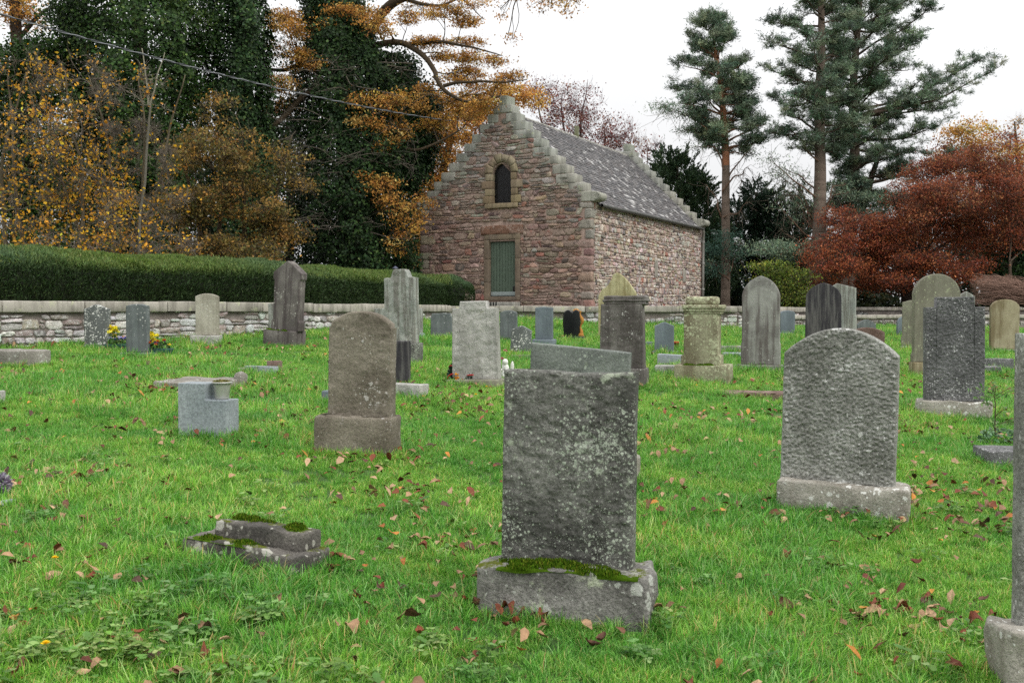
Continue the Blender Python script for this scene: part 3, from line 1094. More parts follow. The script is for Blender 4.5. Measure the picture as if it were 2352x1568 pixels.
S['slabgrey'] = stone_mat('green_grey_slab', (102, 106, 102), (126, 131, 125), grain=.4, gscale=70, lich=.3, lcol=(160, 168, 156), bump=.7, patch=.15, pcol=(142, 150, 132))
S['granite'] = stone_mat('pale_blue_granite', (126, 134, 138), (146, 153, 156), grain=.5, gscale=55, bump=.12, rough=.65, spec=.35, streak=.12, scol=(120, 126, 128))
S['granited'] = stone_mat('blue_grey_granite', (96, 106, 112), (112, 122, 128), grain=.35, gscale=120, bump=.2, rough=.6, spec=.35, streak=.3, scol=(78, 84, 88))
S['spot'] = stone_mat('dark_grey_granite_spotted', (88, 92, 90), (104, 108, 106), grain=.35, gscale=120, bump=.25, rough=.7, lich=.6, lcol=(208, 208, 202), lscale=24, streak=.35, scol=(68, 70, 68))
S['charcoal'] = stone_mat('dark_grey_granite', (90, 96, 96), (108, 114, 114), grain=.3, gscale=120, bump=.25, rough=.65, streak=.4, scol=(70, 72, 72), lich=.2, lcol=(190, 190, 186))
S['sand'] = stone_mat('pale_worn_sandstone', (150, 146, 132), (172, 168, 154), grain=.3, gscale=80, bump=.5, streak=.45, scol=(118, 112, 98), lich=.2, lcol=(190, 190, 178), patch=.1)
S['purple'] = stone_mat('purple_brown_sandstone', (92, 87, 84), (122, 117, 112), grain=.3, gscale=70, streak=.75, scol=(72, 64, 64), sscale=9, bump=.5, moss=.02, lich=.15, lcol=(170, 168, 160))
S['rough'] = stone_mat('pale_rough_stone', (150, 150, 144), (178, 176, 170), grain=.45, gscale=60, bump=1.0, bscale=26, streak=.35, scol=(112, 108, 102), sscale=6, patch=.1, pcol=(122, 120, 90))
S['lichpale'] = stone_mat('pale_lichened_stone', (136, 140, 134), (164, 166, 158), grain=.4, gscale=60, bump=.8, streak=.5, scol=(70, 56, 46), sscale=12, patch=.2, pcol=(184, 186, 174))
S['green'] = stone_mat('green_lichened_sandstone', (122, 116, 96), (154, 152, 126), grain=.3, gscale=70, bump=.5, streak=.5, scol=(96, 86, 64), sscale=5, lich=.6, lcol=(178, 182, 150), lscale=20, patch=.3, pcol=(160, 166, 134), moss=.08)
S['gothic'] = stone_mat('grey_streaked_sandstone', (112, 110, 106), (150, 150, 144), grain=.25, gscale=80, bump=.4, streak=.75, scol=(82, 72, 70), sscale=5, lich=.14, lcol=(176, 176, 168))
S['black'] = stone_mat('blackened_sandstone', (50, 48, 52), (62, 60, 62), grain=.3, gscale=70, bump=.5, streak=.5, scol=(118, 116, 112), sscale=9, rough=.85)
S['yellow'] = stone_mat('yellow_lichened_stone', (150, 142, 106), (182, 176, 138), grain=.3, gscale=60, bump=.7, streak=.5, scol=(104, 90, 50), sscale=6, patch=.3, pcol=(186, 186, 158))
S['olive'] = stone_mat('olive_grey_stone', (116, 114, 100), (134, 132, 116), grain=.25, gscale=80, bump=.4, streak=.35, scol=(92, 88, 76), patch=.22, pcol=(160, 166, 134), lich=.3, lcol=(168, 174, 142))
S['buff'] = stone_mat('mossy_buff_stone', (138, 128, 102), (164, 156, 130), grain=.3, gscale=70, bump=.5, streak=.6, scol=(98, 84, 58), sscale=6, moss=.34, mcol=(70, 62, 22), patch=.15)
S['darkcap'] = stone_mat('dark_moulded_sandstone', (88, 84, 80), (116, 112, 108), grain=.3, gscale=70, bump=.6, streak=.6, scol=(66, 60, 58), sscale=7, lich=.25, lcol=(168, 168, 162))
S['mossy'] = stone_mat('mossy_stone', (100, 98, 94), (150, 148, 142), grain=.55, gscale=60, bump=.9, lich=.45, lcol=(172, 174, 166), lscale=13, patch=.42, pcol=(176, 182, 158), moss=.2, mcol=(84, 92, 16))
S['ledger'] = stone_mat('grey_ledger_stone', (124, 120, 112), (150, 146, 138), grain=.4, gscale=60, bump=.9, lich=.4, lcol=(180, 180, 172), lscale=16, streak=.2, scol=(96, 90, 82))
S['redbrown'] = stone_mat('red_brown_stone', (104, 84, 76), (132, 112, 104), grain=.35, gscale=60, bump=.8, moss=.22, mcol=(48, 40, 20), patch=.2, pcol=(150, 140, 132))
S['polish'] = stone_mat('polished_black_granite', (16, 17, 18), (22, 23, 24), grain=.2, gscale=150, bump=.02, rough=.18, spec=.6)
M_moss = stone_mat('moss', (54, 74, 14), (84, 106, 24), grain=.5, gscale=120, bump=1.0, bscale=60, rough=1, spec=.05)
FOOT = []


def frame_of(cx, gy):
    g = G(cx, gy)
    return g, g[1], math.atan2(g[0], g[1])


def hs(label, tab, base=None, gy=None, yaw=-18, T=.12, BD=.36, top=flat, mat='granited', bmat=None, rough=0, brough=0, rs=9, lean=0, tilt=0, res=(20, 26), wf=None, xb=(), bev=.012, sub=None, sink=.25, name='headstone', cat='headstone', ridged=False, seed=None, dy=0, group=None, notch=None, edge=.035, bbev=.025):
    x0, x1, yt, yb = tab
    bx = (base[0] + base[1]) / 2 if base else (x0 + x1) / 2
    gyy = gy or (base[3] if base else yb)
    g, d, al = frame_of(bx, gyy)
    s = d / F
    yw = R(yaw)
    ph = yw + al
    dep = BD if base else T
    cz = float(gz(g[0], g[1] + dep / 2))
    loc = np.array([g[0] + math.sin(al) * dep / 2, g[1] + math.cos(al) * dep / 2 + dy, g[2]])
    sd_ = seed if seed is not None else int(abs(x0) * 13 + yt) % 997
    root = empty(name, loc, yw, R(tilt), R(lean))
    tag(root, label, cat, group)
    tow = lambda px, th: max(.05, (px * d * math.cos(al) / F - th * abs(math.sin(ph))) / max(.3, math.cos(ph)))
    s2 = (d + dep / 2) / F
    W = tow((x1 - x0) * s2 / s, T)
    zb = 0
    if base:
        BW_ = tow(base[1] - base[0], BD)
        zb = (gyy - base[2]) * s
        m = MB()
        rblock(m, (0, 0, (zb - sink) / 2), (BW_, BD, zb + sink), bbev, brough, rs=5, seed=sd_, res=.05 if brough and d < 11 else .12, octs=4)
        m.build('base', S[bmat or mat], root)
        FOOT.append((loc[0], loc[1], BW_ / 2, BD / 2, yw))
    else:
        FOOT.append((loc[0], loc[1], W / 2, T / 2, yw))
    if sub:
        m = MB()
        SW_ = tow(sub[1] - sub[0], BD + .2)
        hz = max(.03, (sub[3] - sub[2]) * s)
        rblock(m, (0, 0, -hz / 2 - .08 + .0), (SW_, BD + .22, hz + .16), .03, .015, rs=5, seed=sd_ + 3)
        m.build('foundation', S['mossy'], root)
    zt = (gyy - yt) * s2
    zlo = zb - .008 if base else -sink
    m = MB()
    H = zt - zlo
    off = (((x0 + x1) / 2 - bx) * s2) / max(.4, math.cos(ph))
    tablet(m, W, H, T, (lambda u: top(u)), wf=wf, rough=rough, rs=rs, bev=bev, nu=res[0], nv=res[1], seed=sd_ * .37, xb=xb, z0=zlo, ridged=ridged, edge=edge)
    if abs(off) > .01:
        m.v = [v + np.array([off, 0, 0]) for v in m.v]
    m.build('tablet', S[mat], root)
    root['_w'] = W; root['_h'] = H; root['_zb'] = zb; root['_t'] = T
    return root


def slab(label, x0, x1, gy, h, D, yaw=-18, mat='ledger', rough=.012, name='ledger_stone', cat='grave slab', rx=0, ry=0, group=None, bev=.02, sink=.12, res=.1, part=True):
    g, d, al = frame_of((x0 + x1) / 2, gy)
    h += .03
    yw = R(yaw)
    ph = yw + al
    W = max(.06, ((x1 - x0) * d * math.cos(al) / F - D * abs(math.sin(ph))) / max(.3, math.cos(ph)))
    loc = np.array([g[0] + math.sin(al) * D / 2, g[1] + math.cos(al) * D / 2, g[2]])
    m = MB()
    rblock(m, (0, 0, (h - sink) / 2), (W, D, h + sink), bev, rough, rs=5, seed=int(abs(x0)), res=res, octs=4)
    o = m.build(name, S[mat], None)
    o.location = loc
    o.rotation_euler = (R(rx), R(ry), yw)
    tag(o, label, cat, group)
    FOOT.append((loc[0], loc[1], W / 2, D / 2, yw))
    return o


def moss_on(root, x0, x1, y0, y1, z, h=.02, seed=1, n=900, name='moss', thr=-.1, drip=0):
    """a lumpy cushion of moss with short fuzz"""
    nx, ny = 60, 14
    U, V = np.meshgrid(np.linspace(0, 1, nx), np.linspace(0, 1, ny), indexing='ij')
    p = np.stack([(x0 + (x1 - x0) * U).ravel(), (y0 + (y1 - y0) * V).ravel(), np.zeros(nx * ny)], 1)
    k = fbm(p * 9 + seed, 3, seed)
    ed = np.minimum(np.minimum(U, 1 - U) * 8, np.minimum(V, 1 - V) * 4).ravel().clip(0, 1)
    hh = (k - thr).clip(-.3, .6) * ed * h * 2 + (ed - .6) * h * .4
    p[:, 2] = z + hh
    if drip:
        f = np.clip((y0 + .05 - p[:, 1]) / .05, 0, 1)
        p[:, 2] -= f ** 1.5 * drip * np.clip(.6 + 2.2 * fbm(p * [5, 0, 0] + seed, 3, seed + 2), 0, 1.6)
        p[:, 1] = np.maximum(p[:, 1], y0 + .022)
    m = MB()
    m.add(p, gridq(nx, ny), c=lin(62, 86, 16))
    sel = rng.choice(len(p), n)
    sel = sel[hh[sel] > .002]
    q = p[sel] + rng.normal(0, .006, (len(sel), 3)) * [1, 1, .3]
    leaves(m, q + [0, 0, .006], .022, .35, pick([((74, 100, 22), 2), ((54, 80, 14), 2), ((104, 116, 36), 1)], len(q)), along=np.tile([0, 0, 1.], (len(q), 1)))
    return m.build(name, M_mossfuzz, root)


M_mossfuzz = attr_mat('moss_cushion', vary=.4, scale=60, bump=.6, rough=1, spec=.05)

S['sunk'] = stone_mat('dark_sunken_stone', (66, 64, 60), (104, 100, 94), grain=.55, gscale=60, bump=1.0, bscale=24, lich=.5, lcol=(170, 168, 158), lscale=11, patch=.15, pcol=(150, 150, 136), moss=.3, mcol=(84, 92, 18))
# --- nearest row
h1 = hs('dark lichen spotted upright stone on a mossy block base, front and centre', (1150, 1463, 864, 1294), (1090, 1516, 1309, 1432), yaw=-14, T=.135, BD=.36, top=jag(.03, 4), mat='dark', bmat='mossy', rough=.011, brough=.06, rs=24, res=(130, 180), tilt=-1, bev=.02, lean=.6, bbev=.02, edge=.02)
moss_on(h1, -.34, .39, -.215, -.05, h1['_zb'] - .004, .028, 3, 4200, drip=.012)
moss_on(h1, -.36, -.1, -.10, .12, h1['_zb'] - .004, .018, 5, 900)
hs('rock faced grey stone with curved top on a wide rough base, right front', (1788, 2056, 763, 1106), (1776, 2096, 1113, 1188), yaw=-22, T=.16, BD=.4, top=(lambda u: .20 * min(1, abs(u)) ** 2.0), mat='rock', bmat='rockbase', rough=.015, brough=.05, rs=46, res=(150, 180), bev=.022, lean=1.2, edge=.025)
hs('brown mottled stone with rounded shoulders on a thick plain base', (750, 908, 720, 962), (717, 926, 957, 1050), yaw=-12, T=.14, BD=.36, top=(lambda u: .105 * min(1, abs(u) / .93) ** 2.4 + (.035 if abs(u) > .93 else 0)), mat='brown', bmat='brown', rough=.012, brough=.014, res=(54, 74), bev=.02, lean=1.2, rs=12, xb=(-.94, -.92, .92, .94), edge=.02)
hs('tilted green grey slab standing behind the dark front stone', (1211, 1444, 795, 1075), (1200, 1474, 1045, 1104), yaw=-16, T=.1, BD=.3, top=slope(.06), mat='slabgrey', bmat='rockbase', rough=.008, brough=.015, res=(50, 50), bev=.012, lean=1.2)
# step shaped granite vase block
g, d, al = frame_of(474, 1008)
vb = empty('memorial_block', g + np.array([-.02, .14, 0]), R(-14))
tag(vb, 'smooth pale grey granite step shaped memorial block', 'memorial')
m = MB()
sA = d / F
L6 = [(-.25, .035), (.035, .035), (.255, .035), (.255, .365), (.035, .365), (.035, .52), (-.25, .52), (-.25, .365)]
V6 = [(x, y, z) for y in (-.12, .12) for x, z in L6]
m.add(V6, [(0, 1, 4, 7), (1, 2, 3, 4), (7, 4, 5, 6), (8, 15, 12, 9), (9, 12, 11, 10), (15, 14, 13, 12), (0, 8, 9, 1), (1, 9, 10, 2), (2, 10, 11, 3), (3, 11, 12, 4), (4, 12, 13, 5), (5, 13, 14, 6), (6, 14, 15, 7), (7, 15, 8, 0)])
bo = m.build('block', S['granite'], vb, smooth=False)
bm_ = bo.modifiers.new('worn_edges', 'BEVEL')
bm_.width = .007
bm_.segments = 2
bm_.limit_method = 'ANGLE'
m = MB()
rblock(m, (0, 0, -.06), (.53, .27, .2), .008, 0, res=.3)
m.build('base', S['granite'], vb)
FOOT.append((vb.location[0], vb.location[1], .27, .14, R(-14)))
# steel pot standing on the step
pot = MB()
def lathe(mb, prof, n=20, c=(.5, .5, .5), ctr=(0, 0, 0)):
    th = np.arange(n) * 2 * math.pi / n
    pr = np.array(prof, float)
    v = np.stack([pr[:, None, 0] * np.cos(th), pr[:, None, 0] * np.sin(th), np.broadcast_to(pr[:, 1:2], (len(pr), n))], -1) + np.array(ctr)
    i = np.arange(len(pr) * n).reshape(len(pr), n)
    j = np.roll(i, -1, 1)
    mb.add(v.reshape(-1, 3), np.stack([i[:-1], j[:-1], j[1:], i[1:]], -1).reshape(-1, 4), c=c)
M_steel = attr_mat('dull_steel', vary=.2, scale=6, bump=.05, rough=.45, spec=.5, metal=.55)
pe = empty('flower_pot', vb.matrix_basis @ Vector((.145, .0, .365)), R(-14))
tag(pe, 'dull steel pot filled with dry moss on the granite step block', 'flower pot')
lathe(pot, [(0, .001), (.062, .001), (.066, .012), (.078, .13), (.082, .15), (.094, .152), (.096, .163), (.088, .166), (.078, .158), (.076, .14), (0, .14)], 28, lin(178, 178, 172))
pot.build('pot', M_steel, pe)
m = MB()
a_ = unit(700) * [.085, .085, .02] * rng.uniform(.2, 1, (700, 1)) + [0, 0, .165]
leaves(m, a_, .035, .2, pick([((120, 112, 56), 2), ((96, 100, 40), 2), ((140, 130, 84), 1)], 700))
m.build('moss', leaf_mat('dry_moss', 0), pe)

# --- left group by the wall
hs('dark grey granite stone with ogee top and white lichen specks', (195, 257, 700, 801), (190, 300, 800, 806), yaw=6, T=.1, BD=.3, top=ogee(.07), mat='spot', bmat='charcoal')
hs('narrow dark grey granite stone on a thin base between two flower tubs', (290, 346, 699, 812), (272, 374, 810, 821), yaw=-6, T=.1, BD=.3, top=arc(.03), mat='charcoal', bmat='charcoal')
hs('pale grey weathered stone with shallow curved top against the left wall', (449, 505, 675, 771), (436, 513, 770, 794), yaw=2, T=.11, BD=.3, top=(lambda u: .05 * abs(u) ** 2.2), mat='sand', bmat='rough', brough=.015)
h9 = hs('tall purple brown pointed stone leaning right on a mossy plinth', (620, 698, 600, 760), (602, 703, 758, 797), yaw=-22, T=.2, BD=.42, top=(lambda u: .22 * abs(u) ** 1.1), mat='purple', bmat='purple', lean=3.6, res=(30, 50), wf=lambda z: 1.0 - .10 * ((z > .14) & (z < .73)) , sub=(588, 700, 793, 801), bev=.01)
moss_on(h9, -.3, .2, -.21, -.1, h9['_zb'], .015, 4, 500)
hs('thin pale green grey slab half hidden behind the leaning pointed stone', (616, 650, 697, 775), yaw=-18, T=.09, top=flat, mat='lichpale')
hs('tall pale stone with broken jagged top and brown lichen streaks', (884, 964, 614, 786), (878, 974, 788, 840), yaw=-16, T=.2, BD=.4, top=jag(.05, 12, lambda u: .02 + .15 * min(1, max(0, (abs(u - .02) - .28) / .3)) ** 2 * (1 if u < 0 else .8)), mat='lichpale', bmat='dark', rough=.016, brough=.012, res=(44, 60), xb=(-.38, -.36, .46, .48), lean=-.5)
hs('grey slab just showing behind the jagged pale stone', (860, 972, 702, 776), yaw=-14, T=.1, top=shoulder(.5, .06), mat='lichpale', xb=(-.52, -.48, .48, .52))
hs('short narrow post stone, blackened on top and pale below', (907, 944, 783, 886), yaw=-14, T=.14, mat='black', top=flat, res=(16, 24))
slab('thick pale kerb stone lying behind the brown mottled stone', 880, 986, 919, .17, .22, -30, 'rough', .02, 'kerb_stone', 'kerb stone')
h12 = hs('pale rough stone with raised centre and mossy shoulders', (1040, 1151, 694, 872), (1022, 1162, 872, 887), yaw=-14, T=.17, BD=.42, top=shoulder(.66, .1, .55), mat='rough', bmat='olive', rough=.018, res=(50, 60), xb=(-.68, -.64, .53, .57), lean=-1, wf=lambda z: 1.04 - .07 * z, bev=.018)
# --- small stones in front of the wall, centre
hs('small square dark grey stone with cut corners on a black base', (988, 1039, 720, 774), (983, 1046, 773, 780), yaw=-6, T=.1, BD=.28, top=(lambda u: .09 * max(0, abs(u) - .86) / .14), mat='charcoal', bmat='polish', xb=(-.86, .86))
hs('dark grey arched stone on a black base, right of the pale rough stone', (1149, 1190, 713, 778), (1143, 1194, 777, 785), yaw=-10, T=.09, BD=.26, top=arc(.05), mat='charcoal', bmat='polish')
hs('small mottled grey stone leaning to the right without a base', (1171, 1219, 748, 811), yaw=-10, T=.1, top=(lambda u: .09 * abs(u) ** 1.3), mat='spot', lean=4)
hs('light blue grey granite stone on a stepped base', (1228, 1270, 705, 780), (1221, 1279, 779, 797), yaw=-10, T=.11, BD=.3, top=peak(.02), mat='granited', bmat='granited', rough=.003)
# black heart stone with a carved bear edge
g, d, al = frame_of(1316, 781)
hb = empty('headstone', g + np.array([0, .15, 0]), R(-10))
tag(hb, 'polished black twin lobed stone with tan carved edging', 'headstone')
s = d / F
m = MB()
rblock(m, (0, 0, .0), (58 * s, .3, 9 * s * 2), .012, 0, res=.2)
m.build('base', S['polish'], hb)
m = MB()
Wh, Hh = 40 * s, 61 * s
tablet(m, Wh, Hh, .1, lambda u: .07 * (1 - min(1, abs(u - .1) / .12)) if abs(u - .1) < .12 else (.06 * ((u + .45) / .5) ** 2 if u < .1 else .05 * ((u - .6) / .45) ** 2), nu=50, nv=30, z0=8.5 * s, bev=.01, wf=lambda z: .86 + .14 * np.sin(np.clip(z, 0, 1) * 3.0), wob=.001)
m.v = [v + np.array([-.02, 0, 0]) for v in m.v]
m.build('tablet', S['polish'], hb)
m = MB()
zz = np.linspace(.0, 1, 30)
ed = [(-.005 + Wh / 2 * (.9 + .16 * math.sin(z * 3.0)) + .02 * math.sin(z * 13), -.01, 9 * s + z * Hh * .95) for z in zz]
tube(m, ed, .03 + .012 * np.sin(zz * 12), 8, lin(168, 118, 58))
tube(m, [(-.02 + Wh * k, 0, 9 * s + Hh * (1.0 - .08 * (abs(k - .25) / .2) ** 2)) for k in np.linspace(.1, .42, 8)], .022, 8, lin(176, 126, 66))
rblock(m, (Wh * .52, -.07, 11 * s), (.11, .1, .09), .03, .01, col=lin(160, 112, 54))
rblock(m, (-Wh * .6, -.1, 9.6 * s), (.12, .06, .025), .01, .004, col=lin(150, 104, 52))
m.build('carved_edge', attr_mat('tan_carved_stone', vary=.3, bump=.4), hb)
FOOT.append((hb.location[0], hb.location[1], .4, .15, 0))
# --- middle
hs('tall yellow lichened broken stone with pointed top behind the dark moulded stone', (1374, 1462, 627, 778), yaw=-12, T=.2, top=(lambda u: .48 * abs(u + .0) ** 1.55 + (.09 * (u < -.25) * (1 + .5 * math.sin(9 * u)))), mat='yellow', rough=.012, res=(40, 40))
h19 = hs('dark cracked sandstone with moulded cap on a double plinth', (1378, 1482, 700, 848), (1384, 1492, 846, 895), yaw=-16, T=.26, BD=.4, mat='darkcap', bmat='darkcap', rough=.016, res=(44, 54), sub=(1382, 1504, 893, 918), bev=.02, wf=lambda z: 1.05 - .08 * z, gy=893)
m = MB()
for (w_, z_, h_) in ((1.0, .02, .05), (1.06, .06, .045), (1.0, .1, .06)):
    rblock(m, (0, 0, h19['_zb'] + h19['_h'] + z_ - .02), (h19['_w'] * w_, .26 * w_, h_), .02, .012, rs=7, seed=int(z_ * 100), res=.06)
m.build('moulded_cap', S['darkcap'], h19)
hs('small blue grey ogee topped stone with a terracotta pot beside it', (1503, 1548, 740, 808), (1497, 1562, 806, 812), yaw=-6, T=.1, BD=.28, top=ogee(.07), mat='granited', bmat='granited')
h21 = hs('green lichened pedestal stone with cornice on a heavy mossy base', (1570, 1656, 722, 838), (1547, 1686, 838, 882), yaw=-18, T=.4, BD=.56, mat='green', bmat='green', rough=.006, brough=.012, res=(30, 40), wf=lambda z: 1.0 + .16 * (z < .18), sub=(1600, 1696, 880, 887), bev=.018)
m = MB()
zc = h21['_zb'] + h21['_h']
for (w_, z_, h_) in ((1.05, .02, .05), (1.13, .06, .05), (1.2, .11, .065)):
    rblock(m, (0, 0, zc + z_ - .02), (h21['_w'] * w_, .4 * w_, h_), .018, .005, rs=6, res=.08)
rblock(m, (-.02, 0, zc + .185), (h21['_w'] * .95, .34, .13), .04, .01, rs=6, res=.08)
m.build('cornice', S['green'], h21)
moss_on(h21, -.3, .2, -.28, -.2, h21['_zb'], .02, 8, 500)
hs('large grey pointed arch stone with dark vertical streaks', (1703, 1791, 635, 836), (1684, 1800, 838, 852), yaw=-18, T=.17, BD=.34, top=gothic(.36), mat='gothic', bmat='mossy', res=(40, 50), wf=lambda z: 1 + .04 * (z < .25))
hs('small blue grey stone in front of the low wall, right of the pointed arch stone', (1790, 1826, 713, 764), (1784, 1832, 763, 768), yaw=4, T=.1, BD=.26, top=(lambda u: .03 * abs(u) + .03 * (abs(u) > .8)), mat='granited', bmat='granited')
hs('black weathered pointed arch stone beside a taller lichened stone', (1850, 1931, 650, 800), yaw=-14, T=.15, top=gothic(.32, .3), mat='black', res=(30, 40), wf=lambda z: 1.06 - .06 * z)
hs('pale lichened upright stone with cut shoulder behind the black arch stone', (1900, 1966, 649, 790), yaw=-24, T=.2, top=(lambda u: .02 + .09 * abs(u + .35) * (u > -.35) + .2 * max(0, -.35 - u)), mat='lichpale', res=(26, 36), wf=lambda z: 1.05 - .06 * (z > .55))
hs('low red brown rounded stone with dark moss along its top', (1950, 2031, 752, 838), yaw=-16, T=.16, top=arc(.09), mat='redbrown', rough=.008, res=(30, 26))
hs('small dark grey rounded stone against the low far wall', (1966, 2012, 734, 768), yaw=4, T=.1, top=(lambda u: .14 * abs(u) ** 1.6), mat='charcoal')
hs('small dark blue rounded stone in front of the low far wall', (2058, 2090, 727, 772), yaw=0, T=.1, top=rnd(.22), mat='granited')
hs('slim olive stone with sloping top partly hidden by the tall round topped stone', (2071, 2110, 690, 795), (2064, 2120, 795, 803), yaw=-20, T=.16, BD=.36, top=peak(.05), mat='olive', bmat='rough', wf=lambda z: 1 + .12 * (z < .2))
hs('tall olive grey round topped stone with lichen crust on its head', (2092, 2204, 631, 832), (2084, 2216, 832, 868), yaw=-8, T=.2, BD=.4, top=rnd(.4), mat='olive', bmat='buff', res=(36, 46), sub=(2060, 2220, 866, 872), wf=lambda z: 1 + .05 * (z < .1))
hs('pale stone with peaked top just showing above the stepped dark stone', (2196, 2238, 669, 800), yaw=-16, T=.2, top=peak(.13), mat='lichpale')
hs('dark rock faced stone with square raised centre on a pale rough base', (2118, 2261, 685, 914), (2098, 2277, 921, 963), yaw=-10, T=.16, BD=.38, top=shoulder(.62, .13, .64), mat='rockdk', bmat='rockbase', rough=.015, brough=.045, rs=44, res=(110, 130), xb=(-.64, -.6, .62, .66), bev=.012, lean=-.4, edge=.02)
hs('buff round topped stone with dark moss cap at the right edge', (2271, 2341, 688, 802), (2262, 2352, 802, 808), yaw=-8, T=.14, BD=.3, top=rnd(.22), mat='buff', bmat='mossy', res=(30, 36))
hs('nearest pale rock faced stone cut off by the right edge, on a high rough base', (2314, 2600, 800, 1410), (2240, 2700, 1470, 1650), yaw=-12, T=.14, BD=.42, top=flat, mat='rock', bmat='rockbase', rough=.02, brough=.07, res=(50, 70), bev=.018, gy=1650, bbev=.03)
# --- slabs and kerbs
g, d, al = frame_of(577, 1312)
sb = empty('grave_base', g + np.array([-.03, .17, 0]), R(-20), R(-3), R(4))
tag(sb, 'dark mossy double stepped stone block sunk in the grass at lower left', 'grave base')
m = MB()
rblock(m, (0, .02, .02), (.80, .34, .22), .02, .035, rs=5, seed=418, res=.05, octs=4)
m.build('lower_step', S['sunk'], sb)
o = m = MB()
rblock(m, (.04, .07, .16), (.60, .2, .14), .018, .026, rs=6, seed=8, res=.05, octs=4)
o = m.build('upper_step', S['sunk'], sb)
FOOT.append((sb.location[0], sb.location[1], .4, .18, R(-20)))
moss_on(sb, -.24, .3, -.03, .15, .226, .02, 6, 2400, drip=.03)
moss_on(sb, -.38, .1, -.15, -.05, .126, .018, 9, 1500)
slab('grey ledger corner with a raised rim at the left edge', -60, 120, 842, .2, .5, -30, 'ledger', .02, 'ledger_stone', 'grave slab')
slab('flat grey inner slab beside the raised rim at the left edge', -120, 62, 830, .1, .6, -20, 'ledger', .01, 'ledger_stone', 'grave slab')
slab('low worn ledger stone lying behind the granite step block', 348, 574, 903, .11, 1.0, -10, 'ledger', .04, 'ledger_stone', 'grave slab')
slab('rounded grey boulder stone at the end of the low ledger', 534, 574, 893, .2, .2, -10, 'ledger', .06, 'boulder', 'stone', bev=.08)
slab('thin flat grey slab level with the grass, left of the small brown block', 517, 630, 858, .035, .5, -14, 'ledger', .008)
slab('narrow grey granite bar lying on the thin flat slab', 561, 640, 862, .1, .1, -30, 'granite', .004, 'kerb_stone', 'kerb stone', bev=.008)
slab('small rough brown stone block beside the granite bar', 612, 651, 858, .16, .2, -16, 'redbrown', .02, 'stone_block', 'stone')
slab('small dark stone cube by the brown mottled stone', 737, 776, 928, .13, .15, -16, 'granited', .01, 'stone_block', 'stone')
slab('small grey rubble stone at the left edge of the grass', -14, 9, 933, .14, .15, -16, 'rough', .02, 'stone_block', 'stone')
slab('grey slab corner at the lower left edge among fallen leaves', -30, 21, 1192, .06, .3, -16, 'granite', .008)
slab('thin pale slab in the grass in front of the small leaning stone', 1172, 1222, 826, .05, .25, -10, 'olive', .008)
slab('small blue grey desk shaped stone tilted on a rough kerb', 1508, 1572, 843, .19, .26, -14, 'granite', .006, 'memorial_block', 'memorial', ry=3, bev=.012)
slab('rough kerb under the small tilted desk shaped stone', 1503, 1580, 862, .13, .34, -14, 'rough', .014, 'kerb_stone', 'kerb stone')
slab('mossy kerb in the grass between pedestal and pointed arch stone', 1652, 1718, 811, .12, .3, -16, 'mossy', .02, 'kerb_stone', 'kerb stone')
slab('thin flat pale slab between pedestal and pointed arch stone', 1640, 1712, 818, .04, .4, -16, 'granite', .006)
slab('low dark worn ledger stone to the left of the rock faced front stone', 1650, 1860, 919, .07, .5, -8, 'redbrown', .012)
slab('grey rough kerb set on a flat slab beyond the stepped dark stone', 2256, 2329, 850, .2, .22, -14, 'rockdk', .015, 'kerb_stone', 'kerb stone')
slab('dark flat slab beneath the kerb beyond the stepped dark stone', 2240, 2300, 858, .1, .5, -14, 'rockdk', .01)
slab('thick dark granite slab behind the sapling near the right edge', 2228, 2420, 1075, .13, .5, -6, 'rockdk', .012, bev=.012)
slab('small grey foot stone between the jagged stone and the square dark stone', 962, 977, 779, .1, .14, -10, 'granite', .004, 'stone_block', 'stone')
slab('small grey block in the grass left of the blue ogee stone', 1482, 1501, 803, .14, .16, -10, 'granited', .01, 'stone_block', 'stone')

# --- flowers, pots, wreath, figure
M_flower = leaf_mat('petals', .25)
M_tub = attr_mat('teal_plastic', vary=.1, bump=0, rough=.5)


def blooms(mb, c, n, spread, pal, size=.05):
    """many-petalled heads"""
    for k in range(n):
        p = np.array(c) + rng.normal(0, 1, 3) * spread
        col = pick(pal, 1, .1)[0]
        m_ = 16
        d_ = unit(m_)
        d_[:, 2] = np.abs(d_[:, 2])
        leaves(mb, p + d_ * size * .4, size * .6, .5, col * rng.uniform(.8, 1.1, (m_, 1)), nrm=d_, along=d_)


def tub(label, px, gy, w, pal1, yel, yelp):
    g, d, al = frame_of(px, gy)
    r = empty('planter', g + np.array([0, .1, .0]), R(-10))
    tag(r, label, 'planter', 'flower tubs by the narrow stone')
    m = MB()
    rblock(m, (0, 0, .055), (w, .2, .15), .02, 0, col=lin(36, 70, 66), taper=-.15)
    m.build('tub', M_tub, r)
    m = MB()
    n = 260
    q = unit(n) * [w * .48, .12, .08] + [0, 0, .15]
    leaves(m, q, .05, .6, pick([((50, 80, 34), 2), ((70, 104, 48), 1)], n))
    blooms(m, (0, -.03, .2), 16, np.array([w * .25, .06, .03]), pal1, .055)
    m.build('pansies', M_flower, r)
    m = MB()
    blooms(m, yelp, yel, np.array([.045, .05, .07]), [((236, 214, 40), 3), ((248, 232, 90), 1)], .085)
    q = np.array(yelp) + rng.normal(0, 1, (60, 3)) * [.05, .05, .1] - [0, 0, .1]
    leaves(m, q, .07, .4, pick([((60, 90, 40), 1)], 60))
    m.build('chrysanthemums', M_flower, r)
    FOOT.append((r.location[0], r.location[1], w / 2, .1, 0))


